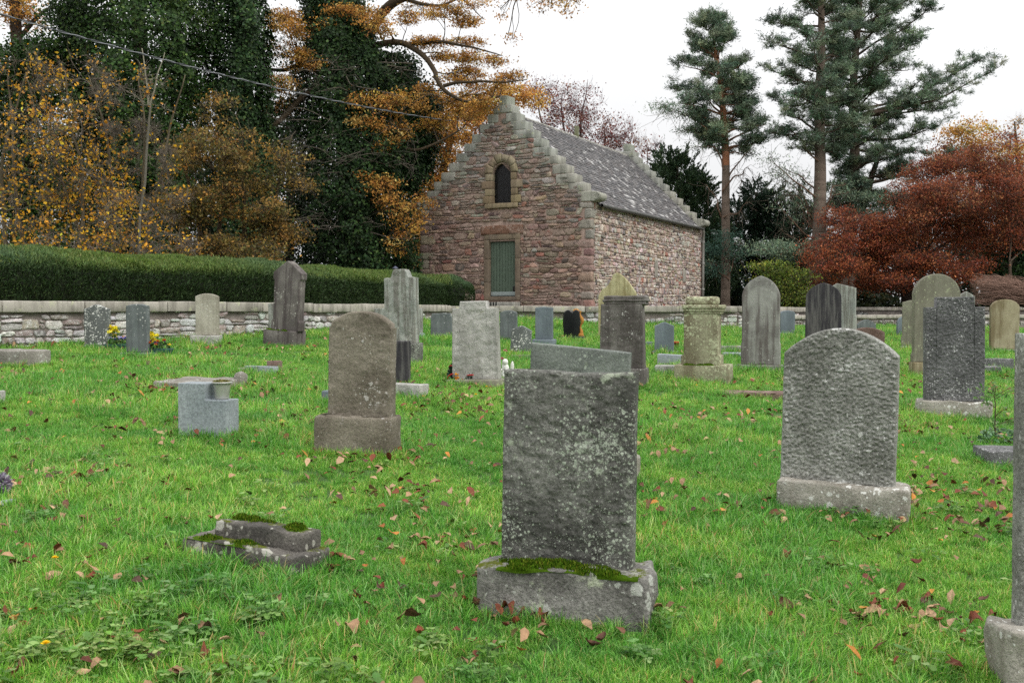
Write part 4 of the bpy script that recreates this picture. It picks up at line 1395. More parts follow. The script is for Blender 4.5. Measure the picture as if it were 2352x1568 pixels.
tub('teal tub of orange and purple pansies with yellow chrysanthemums, right of the narrow stone', 357, 819, .42, [((220, 150, 30), 2), ((90, 50, 110), 2), ((240, 200, 60), 1), ((200, 90, 30), 1)], 16, (-.14, .02, .3))
tub('teal tub of blue violet pansies with yellow chrysanthemums, left of the narrow stone', 270, 808, .4, [((80, 70, 160), 3), ((190, 190, 220), 1), ((230, 170, 40), .6)], 14, (-.12, .06, .3))
g, d, al = frame_of(1552, 806)
m = MB()
lathe(m, [(0, 0), (.055, 0), (.08, .16), (.09, .16), (.09, .2), (.075, .2), (.07, .17), (0, .17)], 18, lin(168, 86, 54))
o = m.build('plant_pot', attr_mat('terracotta', vary=.2, rough=.85), None)
o.location = g + np.array([0, .12, 0])
tag(o, 'empty terracotta plant pot beside the small blue grey ogee stone', 'plant pot')
# wreath
g, d, al = frame_of(1024, 884)
wr = empty('wreath', g + np.array([.2, .42, .13]), R(-14), R(-18), R(0))
tag(wr, 'dark green wreath with red ribbon propped against the pale rough stone', 'wreath')
m = MB()
n = 2600
th = rng.uniform(0, 2 * math.pi, n)
dirs = unit(n)
q = np.stack([np.cos(th) * .15, np.zeros(n), np.sin(th) * .15], 1) + dirs * .055
leaves(m, q, .06, .3, pick([((40, 62, 44), 3), ((58, 84, 62), 2), ((86, 104, 90), 1)], n), nrm=dirs, along=dirs)
m.build('foliage', leaf_mat('wreath_needles', .1), wr)
m = MB()
t_ = np.linspace(0, 2 * math.pi, 120)
tube(m, np.stack([np.cos(t_) * (.15 + .068 * np.cos(7 * t_)), .068 * np.sin(7 * t_), np.sin(t_) * (.15 + .068 * np.cos(7 * t_))], 1), .009, 6, lin(170, 34, 34))
blooms(m, (-.05, -.07, -.08), 3, np.array([.03, .01, .03]), [((240, 170, 30), 1)], .07)
m.build('ribbon', attr_mat('red_ribbon', vary=.15, bump=0, rough=.5), wr)
# little white figure with flowers
g, d, al = frame_of(1160, 874)
fg = empty('statuette', g + np.array([0.02, .05, 0]), R(-30))
tag(fg, 'small white kneeling angel ornament at the right foot of the pale rough stone', 'ornament')
m = MB()
def blob(mb, c, r, col=(.5, .5, .5), n=(14, 10), noise=.0, sd=0):
    th = np.linspace(0, math.pi, n[1])
    ph = np.arange(n[0]) * 2 * math.pi / n[0]
    v = np.stack([np.sin(th)[:, None] * np.cos(ph), np.sin(th)[:, None] * np.sin(ph), np.broadcast_to(np.cos(th)[:, None], (n[1], n[0]))], -1).reshape(-1, 3)
    if noise:
        v = v * (1 + noise * fbm(v * 2.5 + sd, 3, sd)[:, None])
    i = np.arange(n[0] * n[1]).reshape(n[1], n[0])
    j = np.roll(i, -1, 1)
    mb.add(v * np.array(r) + np.array(c), np.stack([i[:-1], i[1:], j[1:], j[:-1]], -1).reshape(-1, 4), c=col)
cw = lin(222, 222, 216)
blob(m, (0, 0, .08), (.085, .095, .1), cw, noise=.2, sd=3)
blob(m, (.03, -.06, .05), (.06, .07, .06), cw, noise=.2, sd=5)
blob(m, (0, -.02, .18), (.058, .05, .075), cw, noise=.15, sd=7)
blob(m, (0, -.035, .275), (.044, .046, .05), cw, noise=.08, sd=9)
for sx in (-1, 1):
    blob(m, (sx * .075, .045, .2), (.03, .02, .085), cw, noise=.25, sd=11)
    blob(m, (sx * .05, -.07, .16), (.02, .045, .02), cw)
m.build('figure', attr_mat('white_resin', vary=.12, bump=.15, rough=.5), fg)
m = MB()
blooms(m, (-.05, .05, .36), 3, np.array([.015, .02, .05]), [((214, 110, 130), 2), ((224, 150, 110), 1)], .06)
m.add([(-.05, .05, .1), (-.045, .05, .1), (-.045, .05, .4)], None, [(0, 1, 2)], lin(60, 90, 40))
m.build('flowers', M_flower, fg)
FOOT.append((g[0], g[1], .1, .1, 0))
# purple grey flower head at the left edge
g, d, al = frame_of(2, 1150)
fh = empty('cut_flowers', g)
tag(fh, 'faded lilac artificial flower head at the left edge', 'flower')
m = MB()
dd = unit(260)
leaves(m, np.array([0, 0, .12]) + dd * .06, .055, .35, pick([((150, 140, 160), 2), ((190, 184, 196), 1), ((104, 92, 110), 1)], 260), nrm=dd, along=dd)
m.build('bloom', M_flower, fh)
m = MB()
tube(m, [(0, 0, -.03), (.005, 0, .12)], .004, 5, lin(60, 80, 40))
m.build('stem', M_flower, fh)
# sapling
g, d, al = frame_of(2292, 1022)
sp = empty('sapling', g + np.array([0, .05, 0]))
tag(sp, 'thin leafy sapling growing in front of the stepped dark stone', 'sapling')
m = MB()
st_ = [(0, 0, -.05), (-.01, 0, .2), (.0, .02, .42), (-.03, 0, .62)]
tube(m, st_, [.009, .007, .005, .003], 5, lin(70, 56, 44))
ends = []
for k in range(16):
    z = rng.uniform(.15, .62)
    a = rng.uniform(0, 6.28)
    L = rng.uniform(.14, .3)
    e = np.array([math.cos(a) * L, math.sin(a) * L * .7, z + rng.uniform(-.02, .13)])
    tube(m, [(-.01, 0, z), tuple((e + [-.01, 0, z]) / 2 + [0, 0, .02]), tuple(e)], [.004, .003, .002], 4, lin(80, 70, 50))
    ends += [(np.array([-.01, 0, z]) * (1 - t_) + e * t_) for t_ in np.linspace(.4, 1.05, 7)]
m.build('stem', leaf_mat('sapling_bark', 0), sp)
m = MB()
E = np.array(ends) + rng.normal(0, .02, (len(ends), 3))
leaves(m, E, .065, .42, pick([((120, 150, 92), 2), ((92, 128, 70), 2), ((150, 170, 124), 1)], len(E)), fold=.2)
q = unit(130) * [.22, .14, .09] + [.03, 0, .08]
leaves(m, q, .085, .6, pick([((88, 124, 84), 2), ((116, 146, 112), 2)], 130), nrm=np.tile([0, -.3, 1.], (130, 1)))
m.build('leaves', leaf_mat('sapling_leaf', .3), sp)
# ------------------------------------------------------------------ hedge
M_leaf = leaf_mat('leaf', .35)
M_ivy = leaf_mat('ivy_leaf', .12, rough=.55, spec=.2)
M_needle = leaf_mat('needles', .15, rough=.6)
M_bark = attr_mat('bark', vary=.45, scale=22, bump=.8, bscale=50, rough=.95, spec=.1)
hpath = [CA0, CA, CM, CC + np.array([.1, .05]), P(1108, 700, 30.9)[:2]]
hg = empty('hedge', (CM[0], CM[1], ZT))
tag(hg, 'long clipped dark green yew hedge behind the whitewashed wall', 'hedge')
fol, corem = MB(), MB()
HH = .94
for i in range(len(hpath) - 1):
    a, b = np.array(hpath[i]), np.array(hpath[i + 1])
    L = np.linalg.norm(b - a)
    d = (b - a) / L
    n = np.array([d[1], -d[0]])
    o = a - n * .26
    last = i == len(hpath) - 2
    if last:
        o = o - d * .5
        L += .5
    elif i == len(hpath) - 3:
        L += .35
    # cross-section: face, rounded shoulder, sloping top (u across from the face, z up)
    sec = np.array([(0.02, -.02), (-.02, .4), (.02, .62), (.16, .76), (.75, HH + .02), (1.25, HH + .04), (1.5, .8), (1.55, 0)])
    sl_n = np.concatenate([[0], np.cumsum(np.linalg.norm(np.diff(sec, axis=0), axis=1))])
    for (dens, inset, sz) in ((1500, 0, .075), (800, .09, .08)):
        N = int(L * 2.7 * dens * (1.0 if i else .35))
        s = rng.uniform(0, L + (.0 if not last else -.0), N)
        uu = rng.uniform(0, sl_n[5], N) ** 1.0
        cu = np.interp(uu, sl_n, sec[:, 0])
        cz = np.interp(uu, sl_n, sec[:, 1])
        q3 = np.stack([o[0] + d[0] * s, o[1] + d[1] * s, cz], 1)
        bump = .11 * fbm(q3 * 1.2, 3, 3) + .09 * fbm(q3 * 5, 2, 8)
        nu_ = np.interp(uu, sl_n, [1, 1, .9, .6, .3, 0, -.6, -1])
        nz_ = np.interp(uu, sl_n, [0, .0, .35, .8, 1, 1, .6, 0])
        if last:
            end = np.clip((s - (L - .9)) / .9, 0, 1)
            shr = np.sqrt(np.maximum(0, 1 - end ** 2))
            cz = cz * (.55 + .45 * shr)
            cu = .75 + (cu - .75) * shr
        pos = np.stack([o[0] + d[0] * s - n[0] * (cu + inset) + n[0] * nu_ * bump, o[1] + d[1] * s - n[1] * (cu + inset) + n[1] * nu_ * bump, ZT + cz + nz_ * bump - inset * nz_], 1)
        nr = np.stack([n[0] * nu_, n[1] * nu_, nz_], 1)
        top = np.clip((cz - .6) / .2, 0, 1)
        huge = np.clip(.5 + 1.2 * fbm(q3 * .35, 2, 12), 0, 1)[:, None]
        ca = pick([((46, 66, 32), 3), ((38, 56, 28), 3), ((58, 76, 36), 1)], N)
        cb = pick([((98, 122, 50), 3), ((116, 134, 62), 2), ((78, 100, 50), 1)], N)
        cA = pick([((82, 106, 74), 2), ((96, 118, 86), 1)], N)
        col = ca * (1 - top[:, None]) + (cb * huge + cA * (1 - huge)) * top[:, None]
        al = nr * .6 + np.stack([d[0] * rng.normal(0, .5, N), d[1] * rng.normal(0, .5, N), .5 + rng.normal(0, .4, N)], 1)
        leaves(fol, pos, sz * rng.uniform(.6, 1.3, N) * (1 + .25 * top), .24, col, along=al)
    # feathery new shoots standing above the clipped top
    N = int(L * 650)
    s = rng.uniform(0, L - (.8 if last else 0), N)
    cu = rng.uniform(.1, 1.3, N)
    hgt = np.interp(cu, [0, .16, .75, 1.3], [.62, .76, HH + .02, HH])
    A_ = np.stack([o[0] + d[0] * s - n[0] * cu, o[1] + d[1] * s - n[1] * cu, ZT + hgt - .03], 1)
    k = .5 + .8 * np.clip(fbm(A_ * 1.1, 2, 9), -.5, .8)
    lh = rng.uniform(.02, .2, N) ** 1.3 * k * 1.3
    for m_ in range(3):
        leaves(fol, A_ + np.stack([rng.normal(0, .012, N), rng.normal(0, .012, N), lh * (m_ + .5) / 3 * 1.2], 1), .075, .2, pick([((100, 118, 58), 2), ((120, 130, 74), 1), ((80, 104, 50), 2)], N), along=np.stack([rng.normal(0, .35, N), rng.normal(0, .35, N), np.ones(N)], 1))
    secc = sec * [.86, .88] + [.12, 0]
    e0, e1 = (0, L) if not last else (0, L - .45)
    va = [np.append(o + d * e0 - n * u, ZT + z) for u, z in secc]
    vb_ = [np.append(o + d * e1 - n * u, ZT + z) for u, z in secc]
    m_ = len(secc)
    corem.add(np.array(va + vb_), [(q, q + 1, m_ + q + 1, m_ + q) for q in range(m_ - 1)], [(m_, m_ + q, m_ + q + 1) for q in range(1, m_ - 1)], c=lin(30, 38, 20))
cg = np.array(hg.location)
for q, nm, mt in ((fol, 'foliage', M_needle), (corem, 'inner_growth', M_needle)):
    q.v = [v - cg for v in q.v]
    q.build(nm, mt, hg, smooth=False)

# little path lamps behind the hedge
for px, py, d, lb in ((455, 615, 21.8, 'small black lantern peeping over the hedge, left of the leaning stone'), (908, 616, 28.6, 'small black lantern peeping over the hedge by the jagged pale stone')):
    p = P(px, py, d)
    r = empty('garden_lamp', (p[0], p[1], ZT))
    tag(r, lb, 'lamp', 'lanterns over the hedge')
    h = p[2] - ZT
    m = MB()
    tube(m, [(0, 0, 0), (0, 0, h - .08)], .02, 8, lin(30, 30, 32))
    m.build('post', M_pipe, r)
    m = MB()
    lathe(m, [(.0, h + .06), (.02, h + .05), (.085, h + .0), (.085, h - .012), (.05, h - .015)], 12, lin(70, 74, 92))
    lathe(m, [(.05, h - .015), (.038, h - .1), (.0, h - .1)], 8, lin(120, 122, 128))
    m.build('lantern', M_pipe, r)

# overhead cable to the gable
ca_, cb_ = P(-260, -45, 17.5), np.array([-2.05, 36.45, P(1057, 279, 36.5)[2]])
m = MB()
for k in range(2):
    t_ = np.linspace(0, 1, 160)
    pp = ca_ + (cb_ - ca_) * t_[:, None]
    pp[:, 2] -= .5 * 4 * t_ * (1 - t_) * .55
    ph = t_ * 150 + k * math.pi
    pp[:, 0] += .014 * np.cos(ph)
    pp[:, 2] += .014 * np.sin(ph)
    tube(m, pp, .011, 5, lin(120, 122, 126) if k else lin(60, 62, 66))
tag(m.build('overhead_cable', attr_mat('cable_sheath', vary=.2, bump=0, rough=.5)), 'twisted grey overhead cable sagging down to the stone gable', 'cable')

# ------------------------------------------------------------------ trees
def curve(pts, n=24, wob=.0, sd=0):
    """smooth polyline through points (Catmull-Rom); each row may carry a radius"""
    p = np.array(pts, float)
    if len(p) == 2:
        p = np.stack([p[0], (p[0] + p[1]) / 2, p[1]])
    e = np.concatenate([[2 * p[0] - p[1]], p, [2 * p[-1] - p[-2]]])
    t = np.linspace(0, len(p) - 1 - 1e-6, n)
    i = t.astype(int)
    f = (t - i)[:, None]
    a, b, c, d = e[i], e[i + 1], e[i + 2], e[i + 3]
    o = .5 * ((2 * b) + (c - a) * f + (2 * a - 5 * b + 4 * c - d) * f * f + (3 * b - a - 3 * c + d) * f ** 3)
    if wob:
        w3 = np.stack([t * 1.7 + sd, t * 0 + sd * 3.1, t * 0], 1)
        o[:, :3] += wob * np.stack([vn(w3, 1), vn(w3, 2), vn(w3, 3) * .6], 1)
    if o.shape[1] > 3:
        o[:, 3] = np.maximum(o[:, 3], .004)
    return o


def PX(l):
    """photo pixels + depth + radius rows to world rows"""
    return [np.append(P(r[0], r[1], r[2]), r[3]) for r in l]


class Tree:
    def __init__(s, name, label, base, cat='tree', group=None):
        s.root = empty(name, base)
        tag(s.root, label, cat, group)
        s.b = np.array(s.root.location)
        s.wood, s.lf, s.ivy = MB(), MB(), MB()
        s.paths = []

    def limb(s, pts, n=24, wob=.12, col=(78, 68, 58), sides=8):
        q = curve(pts, n, wob, rng.integers(999))
        tube(s.wood, q[:, :3], q[:, 3], sides, lin(*col))
        s.paths.append(q)
        return q

    def attach(s, c, up=.5):
        al = np.concatenate(s.paths)
        dx = np.linalg.norm(al[:, :2] - c[:2], axis=1)
        cost = np.linalg.norm(al[:, :3] - c, axis=1) + np.where(al[:, 2] > c[2] - up * dx * .3, 1.2 * (al[:, 2] - (c[2] - up * dx * .3)), 0)
        return al[np.argmin(cost)]

    def crown(s, c, r, n, size, pal, asp=.6, per=45, cl=.28, shell=.5, flat=.6, wood=True, col=(78, 68, 58), tw=1.0, tr=.006, lrad=None, jit=.18, droop=0, nrm=None, extra=0, upright=False):
        """one lobe of a crown: limb, boughs, twigs and leaf clumps in an ellipsoid"""
        c, r = np.array(c, float), np.array(r, float)
        k = max(3, int(n / per))
        u = unit(k) * (rng.uniform(0, 1, (k, 1)) ** (1 / 3) * (1 - shell) + shell * rng.uniform(.75, 1, (k, 1)))
        cc = c + u * r
        if wood:
            at = s.attach(c)
            rad = lrad or min(at[3] * .75, .012 + .011 * np.linalg.norm(c - at[:3]))
            mid = (at[:3] + c) / 2 + rng.normal(0, .08, 3) * np.linalg.norm(c - at[:3]) + [0, 0, .06 * np.linalg.norm(c - at[:3])]
            q = curve([at[:3], mid, c], 10, .05, rng.integers(99))
            rr = np.linspace(rad, rad * .35, 10)
            tube(s.wood, q, rr, 6, lin(*col))
            nb = max(3, k // 7)
            ids = rng.integers(3, 10, nb)
            bt = cc[rng.choice(k, nb, replace=nb > k)]
            bpts, brs = [q], [rr]
            for i, e in zip(ids, bt):
                w_ = curve([q[i], (q[i] + e) / 2 + rng.normal(0, .1, 3) * np.linalg.norm(e - q[i]), e], 7, .03, rng.integers(99))
                r2 = np.linspace(rr[i] * .6, tr * 1.3, 7)
                tube(s.wood, w_, r2, 4, lin(*col))
                bpts.append(w_)
                brs.append(r2)
            al = np.concatenate(bpts)
            ar = np.concatenate(brs)
            d2 = ((cc[:, None] - al[None]) ** 2).sum(-1)
            j = d2.argmin(1)
            twigs(s.wood, al[j], cc, np.minimum(ar[j] * .8, tr * 1.6), tr * .5, lin(*col), .15)
            ne = int((k * 3 + extra) * tw)
            if ne:
                j2 = rng.integers(0, k, ne)
                ed = unit(ne) * cl * rng.uniform(.8, 2.0, (ne, 1))
                if upright:
                    ed[:, 2] = np.abs(ed[:, 2]) * 1.3
                twigs(s.wood, cc[j2] + rng.normal(0, .1, (ne, 3)) * cl, cc[j2] + ed, tr * .7, tr * .35, lin(*col) * rng.uniform(.8, 1.5, (ne, 1)), .12)
        if n:
            base = pick(pal, k, jit)
            j = rng.integers(0, k, n)
            off = rng.normal(0, 1, (n, 3)) * cl * [1, 1, flat] * rng.uniform(.6, 1.2, (k, 1))[j]
            off[:, 2] -= droop * np.linalg.norm(off[:, :2], axis=1)
            colr = base[j] * (1 + rng.normal(0, .16, (n, 1)))
            leaves(s.lf, cc[j] + off, size * rng.uniform(.6, 1.3, n), asp, np.clip(colr, .003, .9), nrm=(None if nrm is None else np.tile(nrm, (n, 1))))

    def blob(s, px, py, d, rx, ry, rd, n, size, pal, parts=1, **kw):
        """crown lobe given by its photo pixel, depth and pixel radii, optionally broken into smaller sprays"""
        if parts > 1:
            for k in range(parts):
                f = rng.uniform(.5, .85)
                a = rng.uniform(0, 6.28)
                s.blob(px + rx * .75 * math.cos(a) * rng.uniform(.3, 1.1), py + ry * .95 * math.sin(a) * rng.uniform(.3, 1.1), d + rng.normal(0, .5 * rd), rx * f, ry * f * rng.uniform(.7, 1.15), rd * .6, int(n / parts), size, pal, **kw)
            return
        s.crown(P(px, py, d), (rx * d / F, rd, ry * d / F), n, size, pal, **kw)

    def ivycol(s, prof, d, dens, size, pal, depth=1.0, inner=True):
        """ivy-smothered trunk: prof rows are photo (y, centre x, half width)"""
        pr = np.array(prof, float)
        y0, y1 = pr[0, 0], pr[-1, 0]
        Hm = (y1 - y0) * d / F
        area = Hm * 2 * math.pi * pr[:, 2].mean() * d / F * .62
        rows = []
        for (sh, dn) in ((1.0, .6), (.84, .3), (.66, .2)):
            n = int(area * dens * dn)
            y = rng.uniform(y0, y1, n)
            th = rng.uniform(0, 2 * math.pi, n)
            near = np.sin(th) > .55
            cx = np.interp(y, pr[:, 0], pr[:, 1])
            hw = np.interp(y, pr[:, 0], pr[:, 2])
            w3 = np.stack([np.cos(th) * 1.7, np.sin(th) * 1.7, y * d / F * .75], 1)
            k = 1 + .6 * fbm(w3, 3, int(pr[0, 1])) + .18 * fbm(w3 * 3.1, 2, 4)
            rr = hw * d / F * k * sh + rng.normal(0, .10, n)
            cpt = np.stack([(cx - CX) / F * d + np.cos(th) * rr, d + np.sin(th) * rr * depth, np.zeros(n)], 1)
            v = UP * (-(y[:, None] - CY) / F) + FW
            cpt[:, 2] = EYE + v[:, 2] / v[:, 1] * d
            nr = np.stack([np.cos(th), np.sin(th), .35 + 0 * th], 1)
            patch = fbm(cpt * .9, 2, 8)[:, None]
            ccol = pick(pal, n, .22) * (1 + .25 * patch)
            sel = ~near | (rng.random(n) < .5)
            if sh == 1.0:
                rows.append((cpt, nr))
            leaves(s.ivy, cpt[sel], size * rng.uniform(.6, 1.3, sel.sum()), .85, np.clip(ccol[sel], .004, .9), nrm=nr[sel] * 1.0)
        s.sprout(rows[0], size, pal)

    def sprout(s, rows, size, pal):
        cp, nr = rows
        for i in rng.choice(len(cp), min(len(cp), 70), replace=False):
            n = rng.integers(60, 170)
            r_ = rng.uniform(.2, .5)
            c = cp[i] + nr[i] * r_ * .3
            off = rng.normal(0, .6, (n, 3)) * r_ * [1, 1, 1.2]
            leaves(s.ivy, c + off, size * rng.uniform(.6, 1.3, n), .8, pick(pal, n, .25) * rng.uniform(.9, 1.5), nrm=np.tile(nr[i], (n, 1)))

    def done(s, leafmat=None, leafname='crown', ivyname='ivy'):
        for q, nm, mt in ((s.wood, 'trunk', M_bark), (s.lf, leafname, leafmat or M_leaf), (s.ivy, ivyname, M_ivy)):
            if q.n:
                q.v = [v - s.b for v in q.v]
                q.build(nm, mt, s.root, smooth=(nm == 'trunk'))
        return s.root


IVY = [((42, 66, 26), 4), ((30, 50, 20), 3), ((56, 82, 34), 2), ((78, 98, 46), .8)]
IVYD = [((34, 56, 26), 4), ((24, 42, 20), 3), ((46, 68, 32), 2), ((64, 84, 42), .7)]
ORANGE = [((196, 148, 72), 4), ((178, 126, 60), 3), ((212, 168, 88), 2), ((154, 110, 56), 2), ((210, 182, 110), .7)]
YELLOW = [((224, 168, 44), 3), ((206, 150, 46), 3), ((234, 188, 62), 1.5), ((160, 122, 56), 1.8), ((126, 122, 54), 1.3)]
BROWN = [((132, 110, 58), 3), ((114, 96, 50), 3), ((156, 122, 62), 2), ((104, 100, 54), 2.4), ((186, 138, 66), 1.2), ((82, 84, 44), 1.2)]
PURP = [((124, 64, 60), 3), ((104, 52, 52), 2), ((146, 88, 70), 1.4), ((160, 116, 80), .6)]
RED = [((146, 80, 54), 4), ((122, 64, 46), 3), ((166, 104, 70), 2.2), ((104, 56, 44), 1.6), ((178, 126, 88), .8)]
REDO = [((158, 88, 54), 3), ((138, 70, 50), 3), ((176, 108, 66), 2), ((112, 58, 44), 1)]
YEW = [((46, 66, 50), 4), ((36, 54, 40), 3), ((60, 82, 60), 1.5)]
PINE = [((120, 138, 112), 3), ((100, 122, 100), 3), ((138, 152, 122), 2), ((82, 104, 86), 2)]
LIME = [((112, 128, 48), 3), ((92, 110, 42), 3), ((146, 150, 62), 1.4), ((70, 90, 38), 2)]
GOLD = [((208, 164, 74), 3), ((190, 146, 66), 2), ((168, 150, 70), 2), ((214, 140, 60), 1)]
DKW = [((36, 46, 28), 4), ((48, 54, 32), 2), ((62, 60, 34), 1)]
GREYB = (112, 104, 94)

# --- ivy-covered trees
t = Tree('ivy_tree', 'broad tree trunk smothered in dark green ivy, leftmost tall one', P(330, 690, 34) * [1, 1, 0] + [0, 0, ZT])
t.limb(PX([(330, 700, 34, .35), (335, 300, 34, .28), (300, -120, 34, .2)]))
t.ivycol([(-140, 290, 120), (0, 300, 150), (130, 310, 158), (260, 330, 125), (400, 350, 95), (640, 345, 70)], 34, 1000, .105, IVY)
t.blob(180, 60, 34, 60, 60, 1, 3000, .11, IVY, tw=.3)
t.blob(420, 60, 33.5, 60, 90, 1, 3200, .11, IVY, tw=.3)
t.blob(420, 210, 33.5, 50, 70, .8, 2200, .11, IVY, tw=.3)
t.done()
t = Tree('ivy_tree', 'narrow upright trunk wrapped in dark ivy, second from the left', P(560, 690, 35) * [1, 1, 0] + [0, 0, ZT])
t.limb(PX([(560, 700, 35, .35), (560, 300, 35, .3), (545, -120, 35, .22)]))
t.ivycol([(-140, 545, 52), (0, 548, 66), (150, 556, 66), (330, 560, 66), (640, 565, 80)], 35, 1000, .105, IVYD)
t.done()
t = Tree('oak_tree', 'big oak with an ivy clad trunk and spreading orange boughs', P(800, 690, 37) * [1, 1, 0] + [0, 0, ZT])
t.limb(PX([(805, 700, 37, .5), (800, 350, 37, .42), (790, 120, 37, .34), (770, -120, 37, .26)]))
t.ivycol([(-60, 772, 46), (30, 775, 62), (120, 790, 84), (230, 800, 112), (340, 815, 130), (500, 825, 128), (650, 825, 132)], 37, 1000, .11, IVYD)
t.ivycol([(128, 900, 34), (200, 915, 44), (290, 912, 50), (380, 890, 50)], 37.3, 1000, .11, IVYD)
t.ivycol([(215, 985, 14), (250, 978, 26), (330, 960, 40), (420, 930, 40)], 37.5, 1000, .11, IVYD)
LB = (74, 64, 52)
L1 = t.limb(PX([(830, 110, 37, .2), (870, 40, 37, .17), (925, -5, 36.5, .16), (990, -50, 36, .14), (1060, -90, 36, .1)]), 20, .1, LB)
L2 = t.limb(PX([(815, 130, 37, .16), (900, 98, 36.5, .11), (965, 120, 36, .09), (1000, 160, 35.7, .085), (1020, 200, 35.5, .07), (1070, 235, 35.3, .045), (1150, 225, 35, .03)]), 30, .1, LB)
t.limb(PX([(1020, 200, 35.5, .07), (1065, 190, 35.2, .05), (1130, 190, 35, .035), (1215, 180, 34.8, .015)]), 20, .1, LB)
t.limb(PX([(925, 102, 36.4, .08), (1000, 95, 36, .06), (1070, 105, 35.6, .04), (1150, 130, 35.4, .015)]), 20, .12, LB)
t.limb(PX([(780, 200, 36.6, .16), (720, 205, 36.2, .11), (680, 240, 36, .1), (630, 285, 35.6, .09), (560, 330, 35.4, .06)]), 24, .1, LB)
t.limb(PX([(770, 170, 36.8, .13), (700, 150, 36.4, .09), (640, 160, 36.2, .06), (590, 150, 36, .03)]), 20, .15, LB)
t.limb(PX([(780, 90, 37, .12), (720, 60, 36.6, .08), (650, 40, 36.4, .05), (610, 20, 36.4, .03)]), 20, .15, LB)
t.limb(PX([(925, -5, 36.5, .08), (1000, 10, 36, .05), (1060, 0, 36, .03), (1110, 40, 36, .012)]), 18, .12, LB)
t.limb(PX([(880, 330, 36, .08), (960, 345, 35.6, .05), (1050, 300, 35.6, .03)]), 18, .1, LB)
for (x, y, rx, ry, n) in ((700, 30, 60, 28, 900), (640, 70, 45, 36, 900), (740, 75, 50, 26, 800), (650, 125, 55, 30, 900), (700, 165, 50, 24, 500), (620, 185, 40, 30, 600), (655, 235, 40, 26, 500),
                          (830, 30, 55, 26, 900), (870, 75, 40, 24, 600), (960, 40, 60, 22, 800), (1040, 25, 70, 24, 1000), (1080, 60, 50, 20, 700), (990, 85, 60, 18, 800), (1060, 110, 60, 22, 900), (1110, 135, 45, 18, 650),
                          (1000, 125, 40, 18, 450), (1090, 165, 60, 18, 700), (1165, 180, 46, 14, 600), (1040, 185, 40, 18, 400), (1110, 205, 55, 18, 700), (1020, 235, 50, 20, 500), (1090, 235, 50, 18, 600), (1160, 205, 40, 12, 350),
                          (1000, 285, 50, 24, 600), (960, 205, 26, 20, 260), (1060, 265, 46, 20, 500)):
    t.blob(x, y, 36 + rng.normal(0, .5), rx, ry, .7, int(n * 1.5), .085, ORANGE, parts=2, asp=.5, per=18, cl=.17, flat=.35, col=LB, tr=.007, tw=.7, jit=.22)
for (x, y, rx, ry, n, d) in ((860, 235, 66, 22, 900, 35.4), (930, 240, 60, 26, 900, 35.4), (840, 285, 50, 18, 500, 35.2), (905, 300, 40, 26, 600, 35.2), (880, 330, 26, 18, 260, 35.2), (845, 420, 26, 26, 260, 35), (885, 430, 40, 30, 520, 35), (905, 475, 44, 26, 500, 35), (935, 520, 34, 30, 480, 35), (915, 570, 26, 26, 160, 35), (970, 475, 24, 24, 260, 35.4)):
    t.blob(x, y, d, rx, ry, .5, n, .1, ORANGE, asp=.5, per=26, cl=.2, flat=.45, col=LB, tr=.007, tw=.6, jit=.22)
for k in range(46):   # bare dead boughs in front of the ivy
    x, y = rng.uniform(640, 960), rng.uniform(140, 580)
    a = rng.uniform(-.6, .6) + (math.pi if rng.random() < .4 else 0)
    L = rng.uniform(40, 130)
    p0 = P(x, y, 35.4)
    p1 = P(x + L * math.cos(a), y + L * math.sin(a) * .7, 34.6)
    q = curve([p0, (p0 + p1) / 2 + rng.normal(0, .15, 3), p1], 8, .06, k)
    tube(t.wood, q, np.linspace(.022, .006, 8), 4, lin(96, 90, 80))
    m_ = 9
    i = rng.integers(2, 8, m_)
    twigs(t.wood, q[i], q[i] + rng.normal(0, .4, (m_, 3)), .007, .003, lin(100, 94, 86), .15)
t.done(leafname='crown')

t = Tree('hanging_branches', 'thin orange leaved boughs hanging in from above the picture', P(1230, -120, 33), cat='branches')
t.limb(PX([(1010, -230, 34, .12), (1120, -130, 33.5, .08), (1230, -60, 33, .05), (1330, -30, 32.6, .02)]), 20, .1, LB)
for (x, y, rx, ry, n) in ((1250, -20, 70, 18, 420), (1300, 15, 36, 18, 260), (1240, 15, 40, 14, 160), (1180, -30, 50, 16, 300), (1150, 20, 12, 30, 90), (1165, 80, 14, 26, 60), (1195, 0, 20, 14, 80), (1130, -10, 26, 14, 160)):
    t.blob(x, y, 33, rx, ry, .5, n, .09, ORANGE, asp=.5, per=16, cl=.16, flat=.5, col=LB, tr=.006, tw=.9)
t.done()

